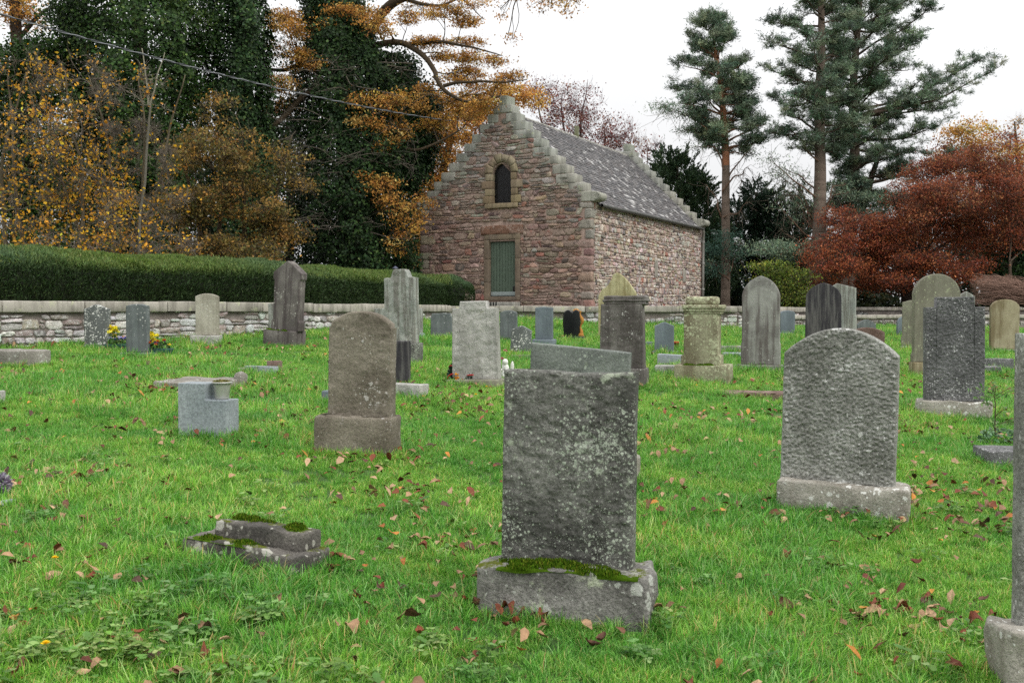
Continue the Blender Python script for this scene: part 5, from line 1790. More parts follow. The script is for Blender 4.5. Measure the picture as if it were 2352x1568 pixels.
# --- shrubs and small trees on the left
t = Tree('hazel_tree', 'many stemmed yellow leaved hazel with bare grey twigs at far left', P(180, 690, 26) * [1, 1, 0] + [0, 0, ZT])
for (a, b, c_, dd) in ((60, 30, 20, 26), (40, 10, 60, 25.6), (240, 120, 60, 26), (260, 250, 200, 26.4), (280, 330, 330, 26), (200, 170, 150, 25.6), (300, 380, 420, 26), (120, 90, 110, 26.3)):
    t.limb(PX([(a, 690, dd, .06), ((a + b) / 2 + rng.normal(0, 8), 520, dd, .05), (b, 340, dd - .3, .032), (c_, 170, dd - .5, .012)]), 22, .12, (96, 88, 72), 6)
for (x, y, rx, ry, n, ex) in ((60, 170, 90, 50, 300, 200), (170, 180, 100, 60, 420, 300), (70, 300, 90, 70, 700, 260), (190, 300, 90, 70, 850, 260), (110, 400, 110, 70, 1200, 260), (240, 400, 80, 70, 800, 260), (210, 470, 110, 50, 1100, 200), (60, 480, 80, 60, 700, 160), (300, 500, 80, 60, 500, 300),
                          (190, 560, 120, 40, 1000, 160), (60, 580, 80, 36, 500, 100), (320, 570, 70, 40, 380, 200), (320, 270, 90, 70, 110, 620), (350, 360, 80, 70, 120, 560), (370, 470, 70, 60, 200, 420), (280, 200, 80, 60, 110, 380), (400, 540, 70, 50, 200, 300)):
    t.blob(x, y, 25.6 + rng.normal(0, .5), rx, ry, .8, int(n * .55), .09, YELLOW, asp=.62, per=8, cl=.2, flat=.8, col=GREYB, tr=.0055, tw=1.0, extra=ex, jit=.2)
t.done()
t = Tree('young_birch', 'slim pale grey forked stem standing among the bare twigs', P(325, 690, 25) * [1, 1, 0] + [0, 0, ZT])
t.limb(PX([(312, 690, 25, .034), (324, 520, 25, .032), (331, 380, 25, .03), (343, 240, 25, .026)]), 20, .06, (104, 100, 90))
t.limb(PX([(343, 242, 25, .028), (338, 190, 25, .02), (328, 110, 25, .01)]), 12, .04, (140, 136, 120))
t.limb(PX([(343, 242, 25, .026), (360, 180, 25, .018), (378, 120, 25, .008)]), 12, .04, (140, 136, 120))
t.blob(345, 200, 25, 50, 70, .5, 40, .09, YELLOW, per=6, cl=.2, col=(140, 134, 122), tr=.005, tw=1, extra=60)
t.done()
t = Tree('hornbeam_tree', 'bushy brown and orange leaved tree against the dark ivy', P(560, 690, 30) * [1, 1, 0] + [0, 0, ZT])
for (a, b, c_) in ((520, 500, 440), (560, 560, 560), (600, 640, 680), (480, 440, 400)):
    t.limb(PX([(a, 690, 30.4, .09), ((a + b) / 2, 560, 30.4, .07), (b, 420, 30.2, .045), (c_, 310, 30, .015)]), 20, .12, (84, 74, 60), 6)
for (x, y, rx, ry, n) in ((440, 330, 60, 50, 1200), (520, 350, 60, 50, 1100), (430, 420, 60, 50, 1300), (560, 410, 70, 46, 1500), (650, 360, 44, 40, 700), (480, 490, 70, 50, 1700), (590, 480, 80, 44, 1800), (660, 540, 60, 34, 1200), (540, 560, 90, 40, 2000), (620, 580, 80, 34, 1500), (440, 570, 60, 40, 1000), (690, 430, 26, 30, 260), (500, 280, 50, 40, 500), (390, 480, 40, 50, 500), (470, 610, 90, 26, 800)):
    t.blob(x, y, 29.6 + rng.normal(0, .6), rx, ry, .9, int(n * 1.4), .085, BROWN, parts=3, asp=.6, per=20, cl=.2, flat=.5, col=(88, 80, 68), tr=.006, tw=.8, extra=60, jit=.24)
t.done()
t = Tree('evergreen_bush', 'dark green bushy tree top at upper left behind the hazel', P(70, 690, 33) * [1, 1, 0] + [0, 0, ZT])
t.limb(PX([(60, 700, 33, .2), (60, 300, 33, .12), (70, 100, 33, .03)]))
for (x, y, rx, ry, n) in ((40, 150, 80, 50, 2600), (110, 130, 60, 40, 1800), (30, 250, 90, 90, 3200), (150, 260, 70, 90, 2400), (60, 420, 110, 90, 3400), (190, 420, 80, 90, 2400), (100, 560, 140, 70, 3000), (230, 570, 80, 70, 2000)):
    t.blob(x, y, 33, rx, ry, 1.0, int(n * 1.8), .11, IVY, asp=.7, per=40, cl=.3, tw=.2)
t.done(M_ivy)
t = Tree('beech_tree', 'orange leaved tree filling the upper left corner', P(20, 690, 40) * [1, 1, 0] + [0, 0, ZT])
t.limb(PX([(40, 700, 40, .3), (40, 200, 40, .24), (25, -120, 40, .18)]), 16, .05, (64, 54, 46))
t.limb(PX([(40, 80, 40, .1), (120, 20, 40, .06), (220, 40, 40, .02)]), 14, .1, (64, 54, 46))
for (x, y, rx, ry, n) in ((20, 10, 60, 40, 1300), (60, 50, 40, 26, 500), (-20, -40, 80, 40, 900), (210, 60, 24, 40, 30)):
    t.blob(x, y, 40, rx, ry, .8, n, .11, ORANGE, per=22, cl=.25, tr=.008, extra=60)
t.done()
t = Tree('beech_tree', 'orange leaved beech rising behind the left side of the building', P(1010, 690, 46) * [1, 1, 0] + [0, 0, ZT])
t.limb(PX([(1000, 700, 46, .3), (1010, 450, 46, .22), (1050, 250, 46, .1)]), 16, .1, (70, 60, 50))
t.limb(PX([(1005, 520, 46, .12), (985, 400, 45.5, .08), (985, 250, 45.5, .04)]), 16, .1, (70, 60, 50))
for (x, y, rx, ry, n) in ((1000, 300, 50, 40, 1500), (1050, 290, 56, 40, 1700), (1000, 370, 50, 46, 1800), (1060, 350, 50, 36, 1300), (985, 440, 40, 46, 1500), (1090, 250, 50, 30, 1200), (1130, 240, 50, 26, 1100), (1180, 222, 46, 22, 900), (1030, 240, 50, 26, 900), (975, 530, 30, 50, 900), (1225, 222, 36, 22, 500), (965, 610, 30, 40, 500), (1010, 430, 40, 36, 1000), (960, 330, 30, 40, 600)):
    t.blob(x, y, 45.6 + rng.normal(0, .7), rx, ry, 1.0, int(n * 1.25), .115, ORANGE, per=30, cl=.26, flat=.5, col=(74, 62, 54), tr=.008, tw=.7, jit=.24)
for (x, y, rx, ry, n) in ((1085, 265, 36, 26, 800), (1100, 300, 30, 26, 500)):
    t.blob(x, y, 46.5, rx, ry, .8, n, .115, PURP, per=26, cl=.26, col=(74, 62, 54), tr=.008, tw=.7)
t.done()
t = Tree('purple_beech', 'thinly leaved purple tree with bare twig tips behind the roof ridge', P(1300, 690, 62) * [1, 1, 0] + [0, 0, ZT])
for (x1_, y1_) in ((1240, 190), (1290, 200), (1340, 185), (1390, 260), (1440, 290), (1480, 330)):
    t.limb(PX([(1320, 700, 62, .2), (1320 + (x1_ - 1320) * .4, 420, 62, .12), (x1_, y1_ + 60, 62, .05), (x1_ + 6, y1_, 62, .012)]), 16, .2, (110, 98, 96), 6)
for (x, y, rx, ry, n, ex) in ((1240, 230, 40, 36, 700, 60), (1290, 235, 50, 40, 700, 120), (1300, 280, 60, 40, 1000, 60), (1345, 240, 46, 46, 420, 160), (1370, 290, 50, 40, 700, 100), (1420, 310, 40, 36, 600, 100), (1390, 340, 60, 30, 800, 60), (1455, 340, 40, 30, 300, 120), (1500, 350, 30, 24, 60, 120)):
    t.blob(x, y, 62, rx, ry, 1.2, n, .13, PURP, per=14, cl=.36, flat=.8, col=(118, 104, 104), tr=.009, tw=1, extra=ex, upright=True)
t.done()
# dark wood behind the left-hand trees
for (x, d, lb, pal, top_) in ((60, 48, 'dark tree filling the gap behind the hazel', DKW, 190), (250, 50, 'dark tree behind the leftmost ivy trunk', DKW, 150), (460, 48, 'dark tree between the two left ivy trunks', DKW, 330), (660, 50, 'dark tree behind the brown hornbeam', DKW, 250), (860, 52, 'dark tree behind the oak trunk', DKW, 200), (960, 56, 'dark tree in shade behind the left gable', BROWN, 440)):
    t = Tree('woodland_tree', lb, P(x, 690, d) * [1, 1, 0] + [0, 0, ZT], group='dark trees behind the hedge')
    t.limb(PX([(x, 700, d, .25), (x + 6, 500, d, .2), (x, top_, d, .05)]), 14, .1, (58, 52, 46))
    n_ = 7
    for k in range(n_):
        yy = top_ + (690 - top_) * (k + .3) / n_
        for q in range(2):
            t.blob(x + rng.normal(0, 50), yy, d + rng.normal(0, 1), 90, 50, 1.6, 750, .2, pal, per=36, cl=.42, tw=.3)
    t.done()

# --- right-hand side
def upsprays(t, c, r, n, size, pal, lean=.6):
    """upright yew-like sprays"""
    c, r = np.array(c), np.array(r)
    k = max(4, n // 40)
    u = unit(k) * rng.uniform(.55, 1, (k, 1))
    cc = c + u * r
    j = rng.integers(0, k, n)
    tt = rng.uniform(0, 1, n)
    dr = (u * [1, 1, .4] + [0, 0, lean])
    dr /= np.linalg.norm(dr, axis=1, keepdims=True)
    ln_ = rng.uniform(.35, .8, k)
    pos = cc[j] + dr[j] * (tt * ln_[j])[:, None] + rng.normal(0, .09, (n, 3)) * (1.1 - tt)[:, None]
    leaves(t.lf, pos, size * rng.uniform(.6, 1.3, n), .32, pick(pal, n, .2), along=dr[j] + rng.normal(0, .3, (n, 3)))


t = Tree('yew_tree', 'dark yew with upright sprays rising beside the rear gable', P(1570, 690, 52) * [1, 1, 0] + [0, 0, EYE - .1])
t.limb(PX([(1560, 700, 52, .3), (1560, 500, 52, .2), (1550, 380, 52, .05)]))
for (x, y, rx, ry, n) in ((1530, 380, 26, 30, 1100), (1565, 400, 30, 40, 1500), (1600, 440, 34, 34, 1500), (1555, 470, 44, 50, 2200), (1615, 500, 36, 46, 1900), (1580, 560, 60, 56, 2800), (1630, 560, 40, 60, 1800), (1640, 640, 50, 60, 2200), (1510, 420, 24, 30, 700), (1600, 640, 60, 60, 1800), (1590, 430, 24, 30, 700)):
    upsprays(t, P(x, y, 52 + rng.normal(0, .6)), (rx * 52 / F, .9, ry * 52 / F), int(n * 2.6), .17, [((56, 78, 50), 4), ((44, 64, 44), 3), ((78, 98, 62), 1.5)], .5)
t.done(M_needle)
t = Tree('yew_tree', 'near black bushy yew between the tall pines and the building', P(1740, 690, 55) * [1, 1, 0] + [0, 0, EYE - .1])
t.limb(PX([(1740, 700, 55, .3), (1735, 560, 55, .2), (1735, 440, 55, .05)]))
for (x, y, rx, ry, n) in ((1735, 450, 22, 30, 800), (1715, 500, 40, 40, 1700), (1760, 510, 36, 40, 1500), (1690, 570, 40, 50, 1700), (1760, 580, 60, 56, 2400), (1720, 640, 70, 50, 2600), (1810, 640, 50, 60, 1800), (1660, 640, 40, 50, 1200), (1690, 500, 26, 40, 900), (1800, 500, 40, 40, 1300), (1790, 560, 50, 44, 1700), (1650, 560, 34, 44, 1200), (1840, 580, 50, 50, 1500), (1770, 460, 24, 26, 600)):
    upsprays(t, P(x, y, 55 + rng.normal(0, .6)), (rx * 55 / F, 1, ry * 55 / F), int(n * 2.8), .18, YEW, .4)
t.done(M_needle)
t = Tree('juniper_tree', 'grey green feathery conifer behind the middle pine trunk', P(1840, 690, 54) * [1, 1, 0] + [0, 0, EYE - .1])
t.limb(PX([(1840, 700, 54, .2), (1845, 540, 54, .1), (1845, 450, 54, .03)]))
for (x, y, rx, ry, n) in ((1840, 480, 30, 40, 1100), (1815, 540, 40, 40, 1400), (1860, 550, 40, 50, 1400), (1830, 610, 56, 50, 1500), (1890, 460, 50, 40, 700), (1880, 620, 60, 50, 1500)):
    upsprays(t, P(x, y, 54), (rx * 54 / F, 1, ry * 54 / F), int(n * 2.2), .16, [((70, 92, 70), 3), ((56, 76, 58), 3), ((86, 104, 78), 1)], .5)
t.done(M_needle)


def pine(label, trunk, env, base, nb, d, orange, pads=2.0, low=(), dens=100, f0=.42, spread=(.6, 1.0)):
    """Scots pine: bare trunk, spreading boughs in pads of needles; env rows are (photo y, reach left px, reach right px)"""
    t = Tree('pine_tree', label, base, group='tall pines behind the churchyard')
    q = curve(PX(trunk), 40, .06, nb)
    cc = np.array([lin(*(150, 104, 78) if (orange and 12 < i < 34) else (104, 92, 82)) for i in range(40)])
    for i in range(39):
        tube(t.wood, q[i:i + 2, :3], q[i:i + 2, 3], 10, cc[i])
    t.paths.append(q)
    ev = np.array(env, float)
    ys = np.linspace(ev[0, 0], ev[-1, 0], nb) + rng.normal(0, 6, nb)
    pyq = np.array([CY - F * ((p_[:3] - CAM) @ UP) / ((p_[:3] - CAM) @ FW) for p_ in q])
    o_ = np.argsort(pyq)
    for k, y in enumerate(ys):
        for rep in range(2):
            az = k * 2.4 + rep * math.pi + rng.normal(0, .5)
            ca2 = math.cos(az)
            le, ri = np.interp(y, ev[:, 0], ev[:, 1]), np.interp(y, ev[:, 0], ev[:, 2])
            reach = (ri if ca2 > 0 else le) * d / F * rng.uniform(*spread)
            if abs(ca2) < .5:
                reach = (le + ri) / 2 * d / F * rng.uniform(.6, .95)
            rise = rng.uniform(.0, .45) + .35 * (1 - (y - ev[0, 0]) / (ev[-1, 0] - ev[0, 0])) ** 2
            ay = y + reach * F / d * rise * .8
            p0 = np.array([np.interp(ay, pyq[o_], q[o_, c]) for c in range(3)])
            r0 = np.interp(ay, pyq[o_], q[o_, 3])
            p1 = p0 + np.array([math.cos(az), math.sin(az) * .9, rise]) * reach
            mid = p0 + (p1 - p0) * .55 + np.array([0, 0, -.10 * reach * rng.uniform(-.3, 1)])
            w_ = curve([p0, mid, p1], 12, .14, rng.integers(99))
            rr = np.linspace(min(r0 * .42, .02 + .022 * reach), .012, 12)
            tube(t.wood, w_, rr, 5, lin(*((132, 98, 78) if orange else (92, 80, 70))))
            bd = (p1 - p0) / np.linalg.norm(p1 - p0)
            nsub = 3 + int(reach * pads)
            for f in np.concatenate([np.sort(rng.uniform(f0, 1, nsub)), [1.0]]):
                i = min(11, int(f * 11))
                sdv = bd * rng.uniform(.2, .9) + rng.normal(0, .55, 3) * [1, 1, .45] + [0, 0, rng.uniform(.05, .5)]
                sl2 = (.35 + reach * .16) * rng.uniform(.5, 1.2) * (1.15 - .5 * f)
                e = w_[i] + sdv / np.linalg.norm(sdv) * sl2
                m_ = (w_[i] + e) / 2 + rng.normal(0, .05, 3)
                twigs(t.wood, w_[i][None], e[None], max(.008, rr[i] * .5), .008, lin(84, 74, 66), .12, 4)
                for c0, sc_ in ((e, 1.0), (m_, .75)):
                    if sc_ < 1 and rng.random() < .45:
                        continue
                    rp = rng.uniform(.26, .5) * sc_
                    kk = rng.integers(7, 13)
                    dirs = unit(kk) * [1, 1, .55] + [0, 0, .35] + bd * .3
                    dirs /= np.linalg.norm(dirs, axis=1, keepdims=True)
                    tip = c0 + dirs * rp * rng.uniform(.5, 1.1, (kk, 1))
                    twigs(t.wood, np.tile(c0, (kk, 1)), tip, .007, .004, lin(84, 74, 66), .1)
                    n = int(dens * rp / .38)
                    j = rng.integers(0, kk, n)
                    a_ = rng.uniform(.35, 1.15, n)[:, None]
                    pos = c0 + (tip[j] - c0) * a_ + rng.normal(0, .05, (n, 3))
                    base_ = pick(PINE, 1, .16)[0]
                    leaves(t.lf, pos, .15 * rng.uniform(.7, 1.25, n), .17, np.clip(base_ * (1 + rng.normal(0, .2, (n, 1))), .01, .5), along=dirs[j] + rng.normal(0, .5, (n, 3)))
    for (ay, ex_, ey, lv) in low:   # sparse or dead lower boughs
        p0 = np.array([np.interp(ay, pyq[o_], q[o_, c]) for c in range(3)])
        p1 = P(ex_, ey, d + rng.normal(0, .8))
        w_ = curve([p0, (p0 + p1) / 2 + [0, 0, rng.normal(.15, .2)], p1], 14, .22, rng.integers(99))
        tube(t.wood, w_, np.linspace(.05, .01, 14), 5, lin(112, 90, 76))
        m_ = 22
        i = rng.integers(5, 14, m_)
        dw = rng.normal(0, .5, (m_, 3)) - [0, 0, .35]
        twigs(t.wood, w_[i], w_[i] + dw, .01, .004, lin(104, 94, 84), .15)
        if lv:
            for f in (9, 12, 13):
                n = int(lv)
                pos = w_[f] + rng.normal(0, 1, (n, 3)) * [.4, .4, .14]
                leaves(t.lf, pos, .16, .2, pick(PINE, n, .2), along=np.tile([0, 0, .5], (n, 1)) + rng.normal(0, .6, (n, 3)))
    return t


ZB = EYE - .15
t = pine('slender pine with an orange trunk and small crown, nearest the building', [(1668, 722, 48, .22), (1668, 500, 48, .19), (1666, 330, 48, .165), (1658, 200, 48, .12), (1640, 100, 48, .06), (1632, 45, 48, .02)],
         [(46, 22, 24), (62, 52, 50), (100, 70, 70), (170, 104, 86), (215, 110, 94), (245, 140, 94), (265, 96, 96), (300, 100, 96), (330, 50, 96), (350, 30, 60)], np.append(P(1668, 690, 48)[:2], ZB), 28, 48, True, dens=110, pads=3.9, f0=.36, low=((520, 1622, 420, 0), (440, 1725, 380, 0), (500, 1720, 470, 0), (420, 1730, 330, 20), (395, 1600, 330, 60), (310, 1520, 243, 150), (300, 1532, 238, 120), (330, 1575, 296, 120), (640, 1630, 600, 30), (640, 1705, 560, 40)))
for (x, y, n) in ((1640, 572, 700), (1665, 545, 600), (1690, 580, 500), (1640, 620, 600)):
    c0 = P(x, y, 47.6)
    pos = c0 + rng.normal(0, 1, (n, 3)) * [.36, .4, .2]
    leaves(t.lf, pos, .16, .2, pick([((56, 82, 70), 2), ((70, 98, 82), 1)], n, .2), along=np.tile([0, 0, .5], (n, 1)) + rng.normal(0, .6, (n, 3)))
# shoots standing at the very top
for (x, y0_, y1_) in ((1644, 30, 90), (1632, 60, 110)):
    a_, b_ = P(x, y1_, 48), P(x, y0_, 48)
    twigs(t.wood, a_[None], b_[None], .02, .008, lin(90, 80, 70), .03, 4)
    tt = rng.uniform(0, 1, 160)[:, None]
    leaves(t.lf, a_ * (1 - tt) + b_ * tt + rng.normal(0, .06, (160, 3)), .16, .22, pick(PINE, 160, .2), along=np.tile([0, 0, .8], (160, 1)) + rng.normal(0, .5, (160, 3)))
t.done(M_needle)
t = pine('tall grey trunked pine in the middle whose top leaves the picture', [(1876, 722, 47, .35), (1878, 560, 47, .32), (1884, 380, 47, .25), (1882, 220, 47, .2), (1886, 60, 47, .15), (1880, -160, 47, .06)],
         [(-150, 70, 60), (-40, 76, 70), (50, 100, 80), (110, 112, 90), (170, 120, 96), (230, 116, 92), (280, 110, 100), (320, 104, 90), (345, 90, 70)], np.append(P(1876, 690, 47)[:2], ZB), 34, 47, False, dens=105, f0=.34, pads=3.6, low=((560, 1790, 470, 30), (600, 1800, 520, 0), (540, 1830, 410, 60), (480, 1950, 440, 40), (560, 1960, 500, 0), (440, 1800, 380, 60), (620, 1930, 560, 0), (520, 1800, 430, 40), (380, 1800, 300, 40), (520, 1790, 400, 90), (540, 1810, 450, 90), (470, 1770, 360, 90), (560, 1850, 470, 90), (500, 1940, 420, 80)))
# long low bough with a flat pad of needles on the left of the trunk
p0, p1 = P(1874, 600, 47), P(1735, 575, 45.2)
tube(t.wood, curve([p0, (p0 + p1) / 2 + [0, 0, .25], p1], 10, .06), np.linspace(.06, .015, 10), 5, lin(92, 80, 70))
for k in range(34):
    c0 = P(rng.uniform(1730, 1885), rng.uniform(558, 590), 45.6 + rng.normal(0, .5)) + [0, 0, .15 * math.sin(k)]
    n = 110
    leaves(t.lf, c0 + rng.normal(0, 1, (n, 3)) * [.34, .34, .1], .16, .2, pick(PINE, n, .2) * 1.0, along=np.tile([0, 0, .5], (n, 1)) + rng.normal(0, .6, (n, 3)))
t.done(M_needle)
t = pine('tall leaning pine with broad dark boughs reaching to the right', [(1945, 722, 50, .32), (1950, 520, 50, .28), (1962, 380, 50, .24), (1958, 250, 50, .2), (1965, 100, 50, .15), (1990, -150, 50, .07)],
         [(-140, 60, 110), (-40, 60, 110), (40, 50, 130), (90, 56, 200), (130, 60, 215), (165, 64, 290), (200, 64, 300), (235, 60, 240), (280, 60, 215), (330, 70, 200), (380, 60, 190), (430, 50, 160), (480, 40, 120)], np.append(P(1945, 690, 50)[:2], ZB), 54, 50, False, dens=125, pads=3.4, f0=.3, spread=(.4, 1.1), low=((520, 2040, 480, 40), (560, 1900, 500, 0)))
t.limb(PX([(1972, 500, 50.3, .2), (2000, 420, 50.4, .15), (2030, 320, 50.5, .08)]), 14, .1, (92, 78, 68))
for k in range(70):
    c0 = P(rng.uniform(1940, 2090), rng.uniform(445, 495), 49 + rng.normal(0, .6))
    n = 90
    leaves(t.lf, c0 + rng.normal(0, 1, (n, 3)) * [.34, .34, .12], .16, .2, pick(PINE, n, .2) * .85, along=np.tile([0, 0, .5], (n, 1)) + rng.normal(0, .6, (n, 3)))
t.done(M_needle)

t = Tree('copper_beech', 'wide spreading copper beech with dark red autumn leaves', np.append(P(2090, 700, 45)[:2], ZB))
t.limb(PX([(2090, 705, 45, .32), (2085, 640, 45, .26), (2100, 540, 45, .13), (2150, 380, 45, .03)]), 18, .08, (64, 54, 50))
for (x, y) in ((1900, 600), (1960, 520), (2240, 480), (2300, 520), (2050, 450), (2220, 380), (1880, 540), (2180, 600)):
    t.limb(PX([(2088, 620, 45, .1), ((2088 + x) / 2, (600 + y) / 2 - 10, 44.6, .05), (x, y, 44 + rng.normal(0, .6), .02)]), 16, .15, (70, 58, 54), 6)
for (x, y, rx, ry, n, pal) in ((2170, 365, 40, 30, 1100, RED), (2230, 380, 55, 36, 1500, RED), (2140, 410, 60, 40, 2000, RED), (2290, 390, 50, 50, 1800, RED), (2220, 440, 80, 40, 2600, RED), (2310, 460, 60, 50, 2400, RED), (2080, 480, 70, 40, 2200, RED), (2160, 500, 90, 40, 2800, RED),
                               (1990, 530, 70, 36, 2200, RED), (1920, 530, 50, 34, 1500, RED), (2060, 560, 90, 36, 2800, REDO), (2250, 540, 90, 36, 2600, RED), (1930, 590, 60, 34, 1700, REDO), (2010, 610, 80, 34, 2200, REDO), (2140, 590, 90, 36, 2400, REDO), (2220, 610, 60, 30, 1200, REDO), (2080, 650, 70, 26, 1200, REDO), (1900, 640, 40, 26, 700, REDO), (1990, 660, 50, 24, 800, REDO), (1870, 580, 30, 30, 500, RED), (2340, 530, 40, 40, 900, RED), (2270, 440, 60, 50, 1500, RED), (2120, 450, 50, 40, 1200, RED), (2060, 520, 60, 36, 1400, RED), (2200, 560, 60, 36, 1400, REDO), (2310, 560, 50, 36, 1100, REDO), (2340, 400, 40, 50, 1000, RED), (1960, 560, 60, 30, 1200, REDO), (2110, 610, 70, 30, 1400, REDO), (2380, 440, 50, 60, 1300, RED), (2150, 650, 60, 26, 600, REDO)):
    t.blob(x, y, 44.4 + rng.normal(0, .8), rx, ry, 1.2, int(n * 1.9), .09, pal, parts=4, per=18, cl=.27, flat=.4, col=(82, 70, 64), tr=.006, tw=.8, extra=20, jit=.2)
t.done()
t = Tree('maple_shrub', 'yellow green bushy shrub under the copper beech', np.append(P(1805, 700, 42.5)[:2], ZB))
for k in range(5):
    t.limb(PX([(1805 + k * 4, 705, 42.5, .05), (1800 + (k - 2) * 18, 660, 42.5, .035), (1800 + (k - 2) * 34, 620, 42.5, .012)]), 10, .08, (80, 70, 54), 5)
for (x, y, rx, ry, n) in ((1785, 618, 34, 18, 800), (1828, 640, 44, 22, 1100), (1772, 652, 36, 20, 900), (1836, 676, 42, 22, 1100), (1790, 690, 46, 18, 800), (1742, 612, 20, 12, 240), (1866, 690, 30, 18, 420), (1752, 684, 20, 18, 300)):
    t.blob(x, y, 42.4, rx, ry, .7, n, .095, LIME, per=20, cl=.24, flat=.5, tr=.006, tw=.5)
t.done()
t = Tree('golden_tree', 'golden orange tree rising behind the copper beech', np.append(P(2230, 700, 62)[:2], ZB))
t.limb(PX([(2230, 705, 62, .3), (2230, 450, 62, .2), (2230, 320, 62, .05)]), 14, .1)
for (x, y, rx, ry, n, pal) in ((2200, 320, 40, 36, 1300, ORANGE), (2240, 310, 46, 40, 1500, GOLD), (2190, 380, 50, 40, 1200, ORANGE), (2270, 360, 40, 50, 1400, GOLD), (2260, 430, 60, 50, 900, GOLD), (2160, 360, 22, 40, 500, PURP)):
    t.blob(x, y, 62, rx, ry, 1.2, n, .14, pal, per=30, cl=.34, tr=.009, tw=.7)
t.done()
t = Tree('golden_tree', 'dull yellow tree with bare grey twigs at the right edge', np.append(P(2340, 700, 64)[:2], ZB))
t.limb(PX([(2340, 705, 64, .3), (2340, 450, 64, .2), (2330, 280, 64, .04)]), 14, .1)
for (x, y, rx, ry, n, ex) in ((2335, 310, 40, 40, 300, 300), (2340, 370, 50, 50, 1300, 100), (2310, 420, 40, 50, 1100, 60), (2380, 400, 60, 60, 1300, 100)):
    t.blob(x, y, 64, rx, ry, 1.2, n, .14, GOLD, per=24, cl=.36, col=(130, 120, 114), tr=.009, extra=ex, upright=True)
t.done()
t = Tree('holly_bush', 'dark glossy evergreen bush at the right edge below the beech', np.append(P(2330, 700, 43)[:2], ZB))
t.limb(PX([(2320, 705, 43, .12), (2320, 600, 43, .05)]), 8, .05)
for (x, y, rx, ry, n) in ((2310, 600, 50, 40, 2200), (2360, 560, 50, 50, 2200), (2270, 640, 50, 36, 1800), (2350, 640, 60, 40, 2200), (2360, 490, 40, 40, 1000)):
    t.blob(x, y, 45, rx, ry, 1, n, .13, IVYD, per=40, cl=.3, tw=.3)
t.done(M_ivy)
t = Tree('brush_heap', 'heap of bare brown brushwood twigs behind the far wall at right', np.append(P(2320, 690, 41)[:2], ZB + .1), cat='brushwood')
n = 420
a_ = np.array([P(rng.uniform(2330, 2440), rng.uniform(655, 700), 41 + rng.normal(0, .5)) for _ in range(n)])
b_ = np.array([P(rng.uniform(2225, 2320), rng.uniform(628, 698), 41 + rng.normal(0, .6)) for _ in range(n)])
twigs(t.wood, a_, b_, .013, .005, lin(134, 108, 96) * rng.uniform(.7, 1.3, (n, 1)), .07)
t.done()
t = Tree('woodland_tree', 'dark evergreen tree in shadow behind the copper beech', np.append(P(2120, 700, 58)[:2], ZB))
t.limb(PX([(2120, 705, 58, .2), (2120, 500, 58, .1)]), 10, .1)
for (x, y) in ((1960, 640), (2040, 620), (2130, 600), (2220, 630), (2300, 640), (1900, 660), (2060, 680), (2180, 680), (2380, 620), (2000, 560), (2250, 560), (2100, 540), (2180, 500), (2260, 480), (2330, 480), (2330, 550), (2200, 560), (2060, 590), (1940, 600)):
    t.blob(x, y, 58, 70, 44, 1.4, 900, .22, YEW, per=36, cl=.45, tw=.1)
t.done()

for (x, d, lb, tp) in ((1500, 66, 'dark evergreen far behind the rear gable', 590), (1640, 70, 'dark evergreen far behind the slender pine', 560), (1790, 68, 'dark evergreen far behind the middle pine', 560), (1960, 70, 'dark evergreen far behind the leaning pine', 560), (2300, 70, 'dark evergreen far behind the copper beech', 520)):
    t = Tree('woodland_tree', lb, np.append(P(x, 690, d)[:2], ZB), group='dark evergreens far behind the pines')
    t.limb(PX([(x, 700, d, .2), (x, 620, d, .15), (x, tp, d, .05)]), 8, .1)
    for k in range(7):
        t.blob(x + rng.uniform(-80, 80), rng.uniform(tp + 30, 690), d, 60, 36, 1.6, 1300, .2, YEW, per=40, cl=.42, tw=.1)
    t.done()

# shaded undergrowth closing the foot of the wood on both sides
ug = MB()
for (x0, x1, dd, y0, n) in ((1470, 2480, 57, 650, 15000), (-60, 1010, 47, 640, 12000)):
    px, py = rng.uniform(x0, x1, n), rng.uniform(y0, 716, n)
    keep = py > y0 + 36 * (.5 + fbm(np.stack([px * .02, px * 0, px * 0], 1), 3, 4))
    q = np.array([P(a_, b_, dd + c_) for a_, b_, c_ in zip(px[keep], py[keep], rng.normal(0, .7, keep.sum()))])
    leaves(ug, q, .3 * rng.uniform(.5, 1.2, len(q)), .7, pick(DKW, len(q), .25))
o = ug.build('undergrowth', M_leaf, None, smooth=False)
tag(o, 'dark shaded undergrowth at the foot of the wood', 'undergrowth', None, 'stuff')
# ------------------------------------------------------------------ grass
def inside_foot(x, y, grow=0.0):
    hit = np.zeros(len(x), bool)
    for (cx, cy_, hw, hd, yw) in FOOT:
        dx, dy = x - cx, y - cy_
        c, s = math.cos(yw), math.sin(yw)
        u, v = dx * c + dy * s, -dx * s + dy * c
        hit |= (np.abs(u) < hw + grow) & (np.abs(v) < hd + grow)
    return hit


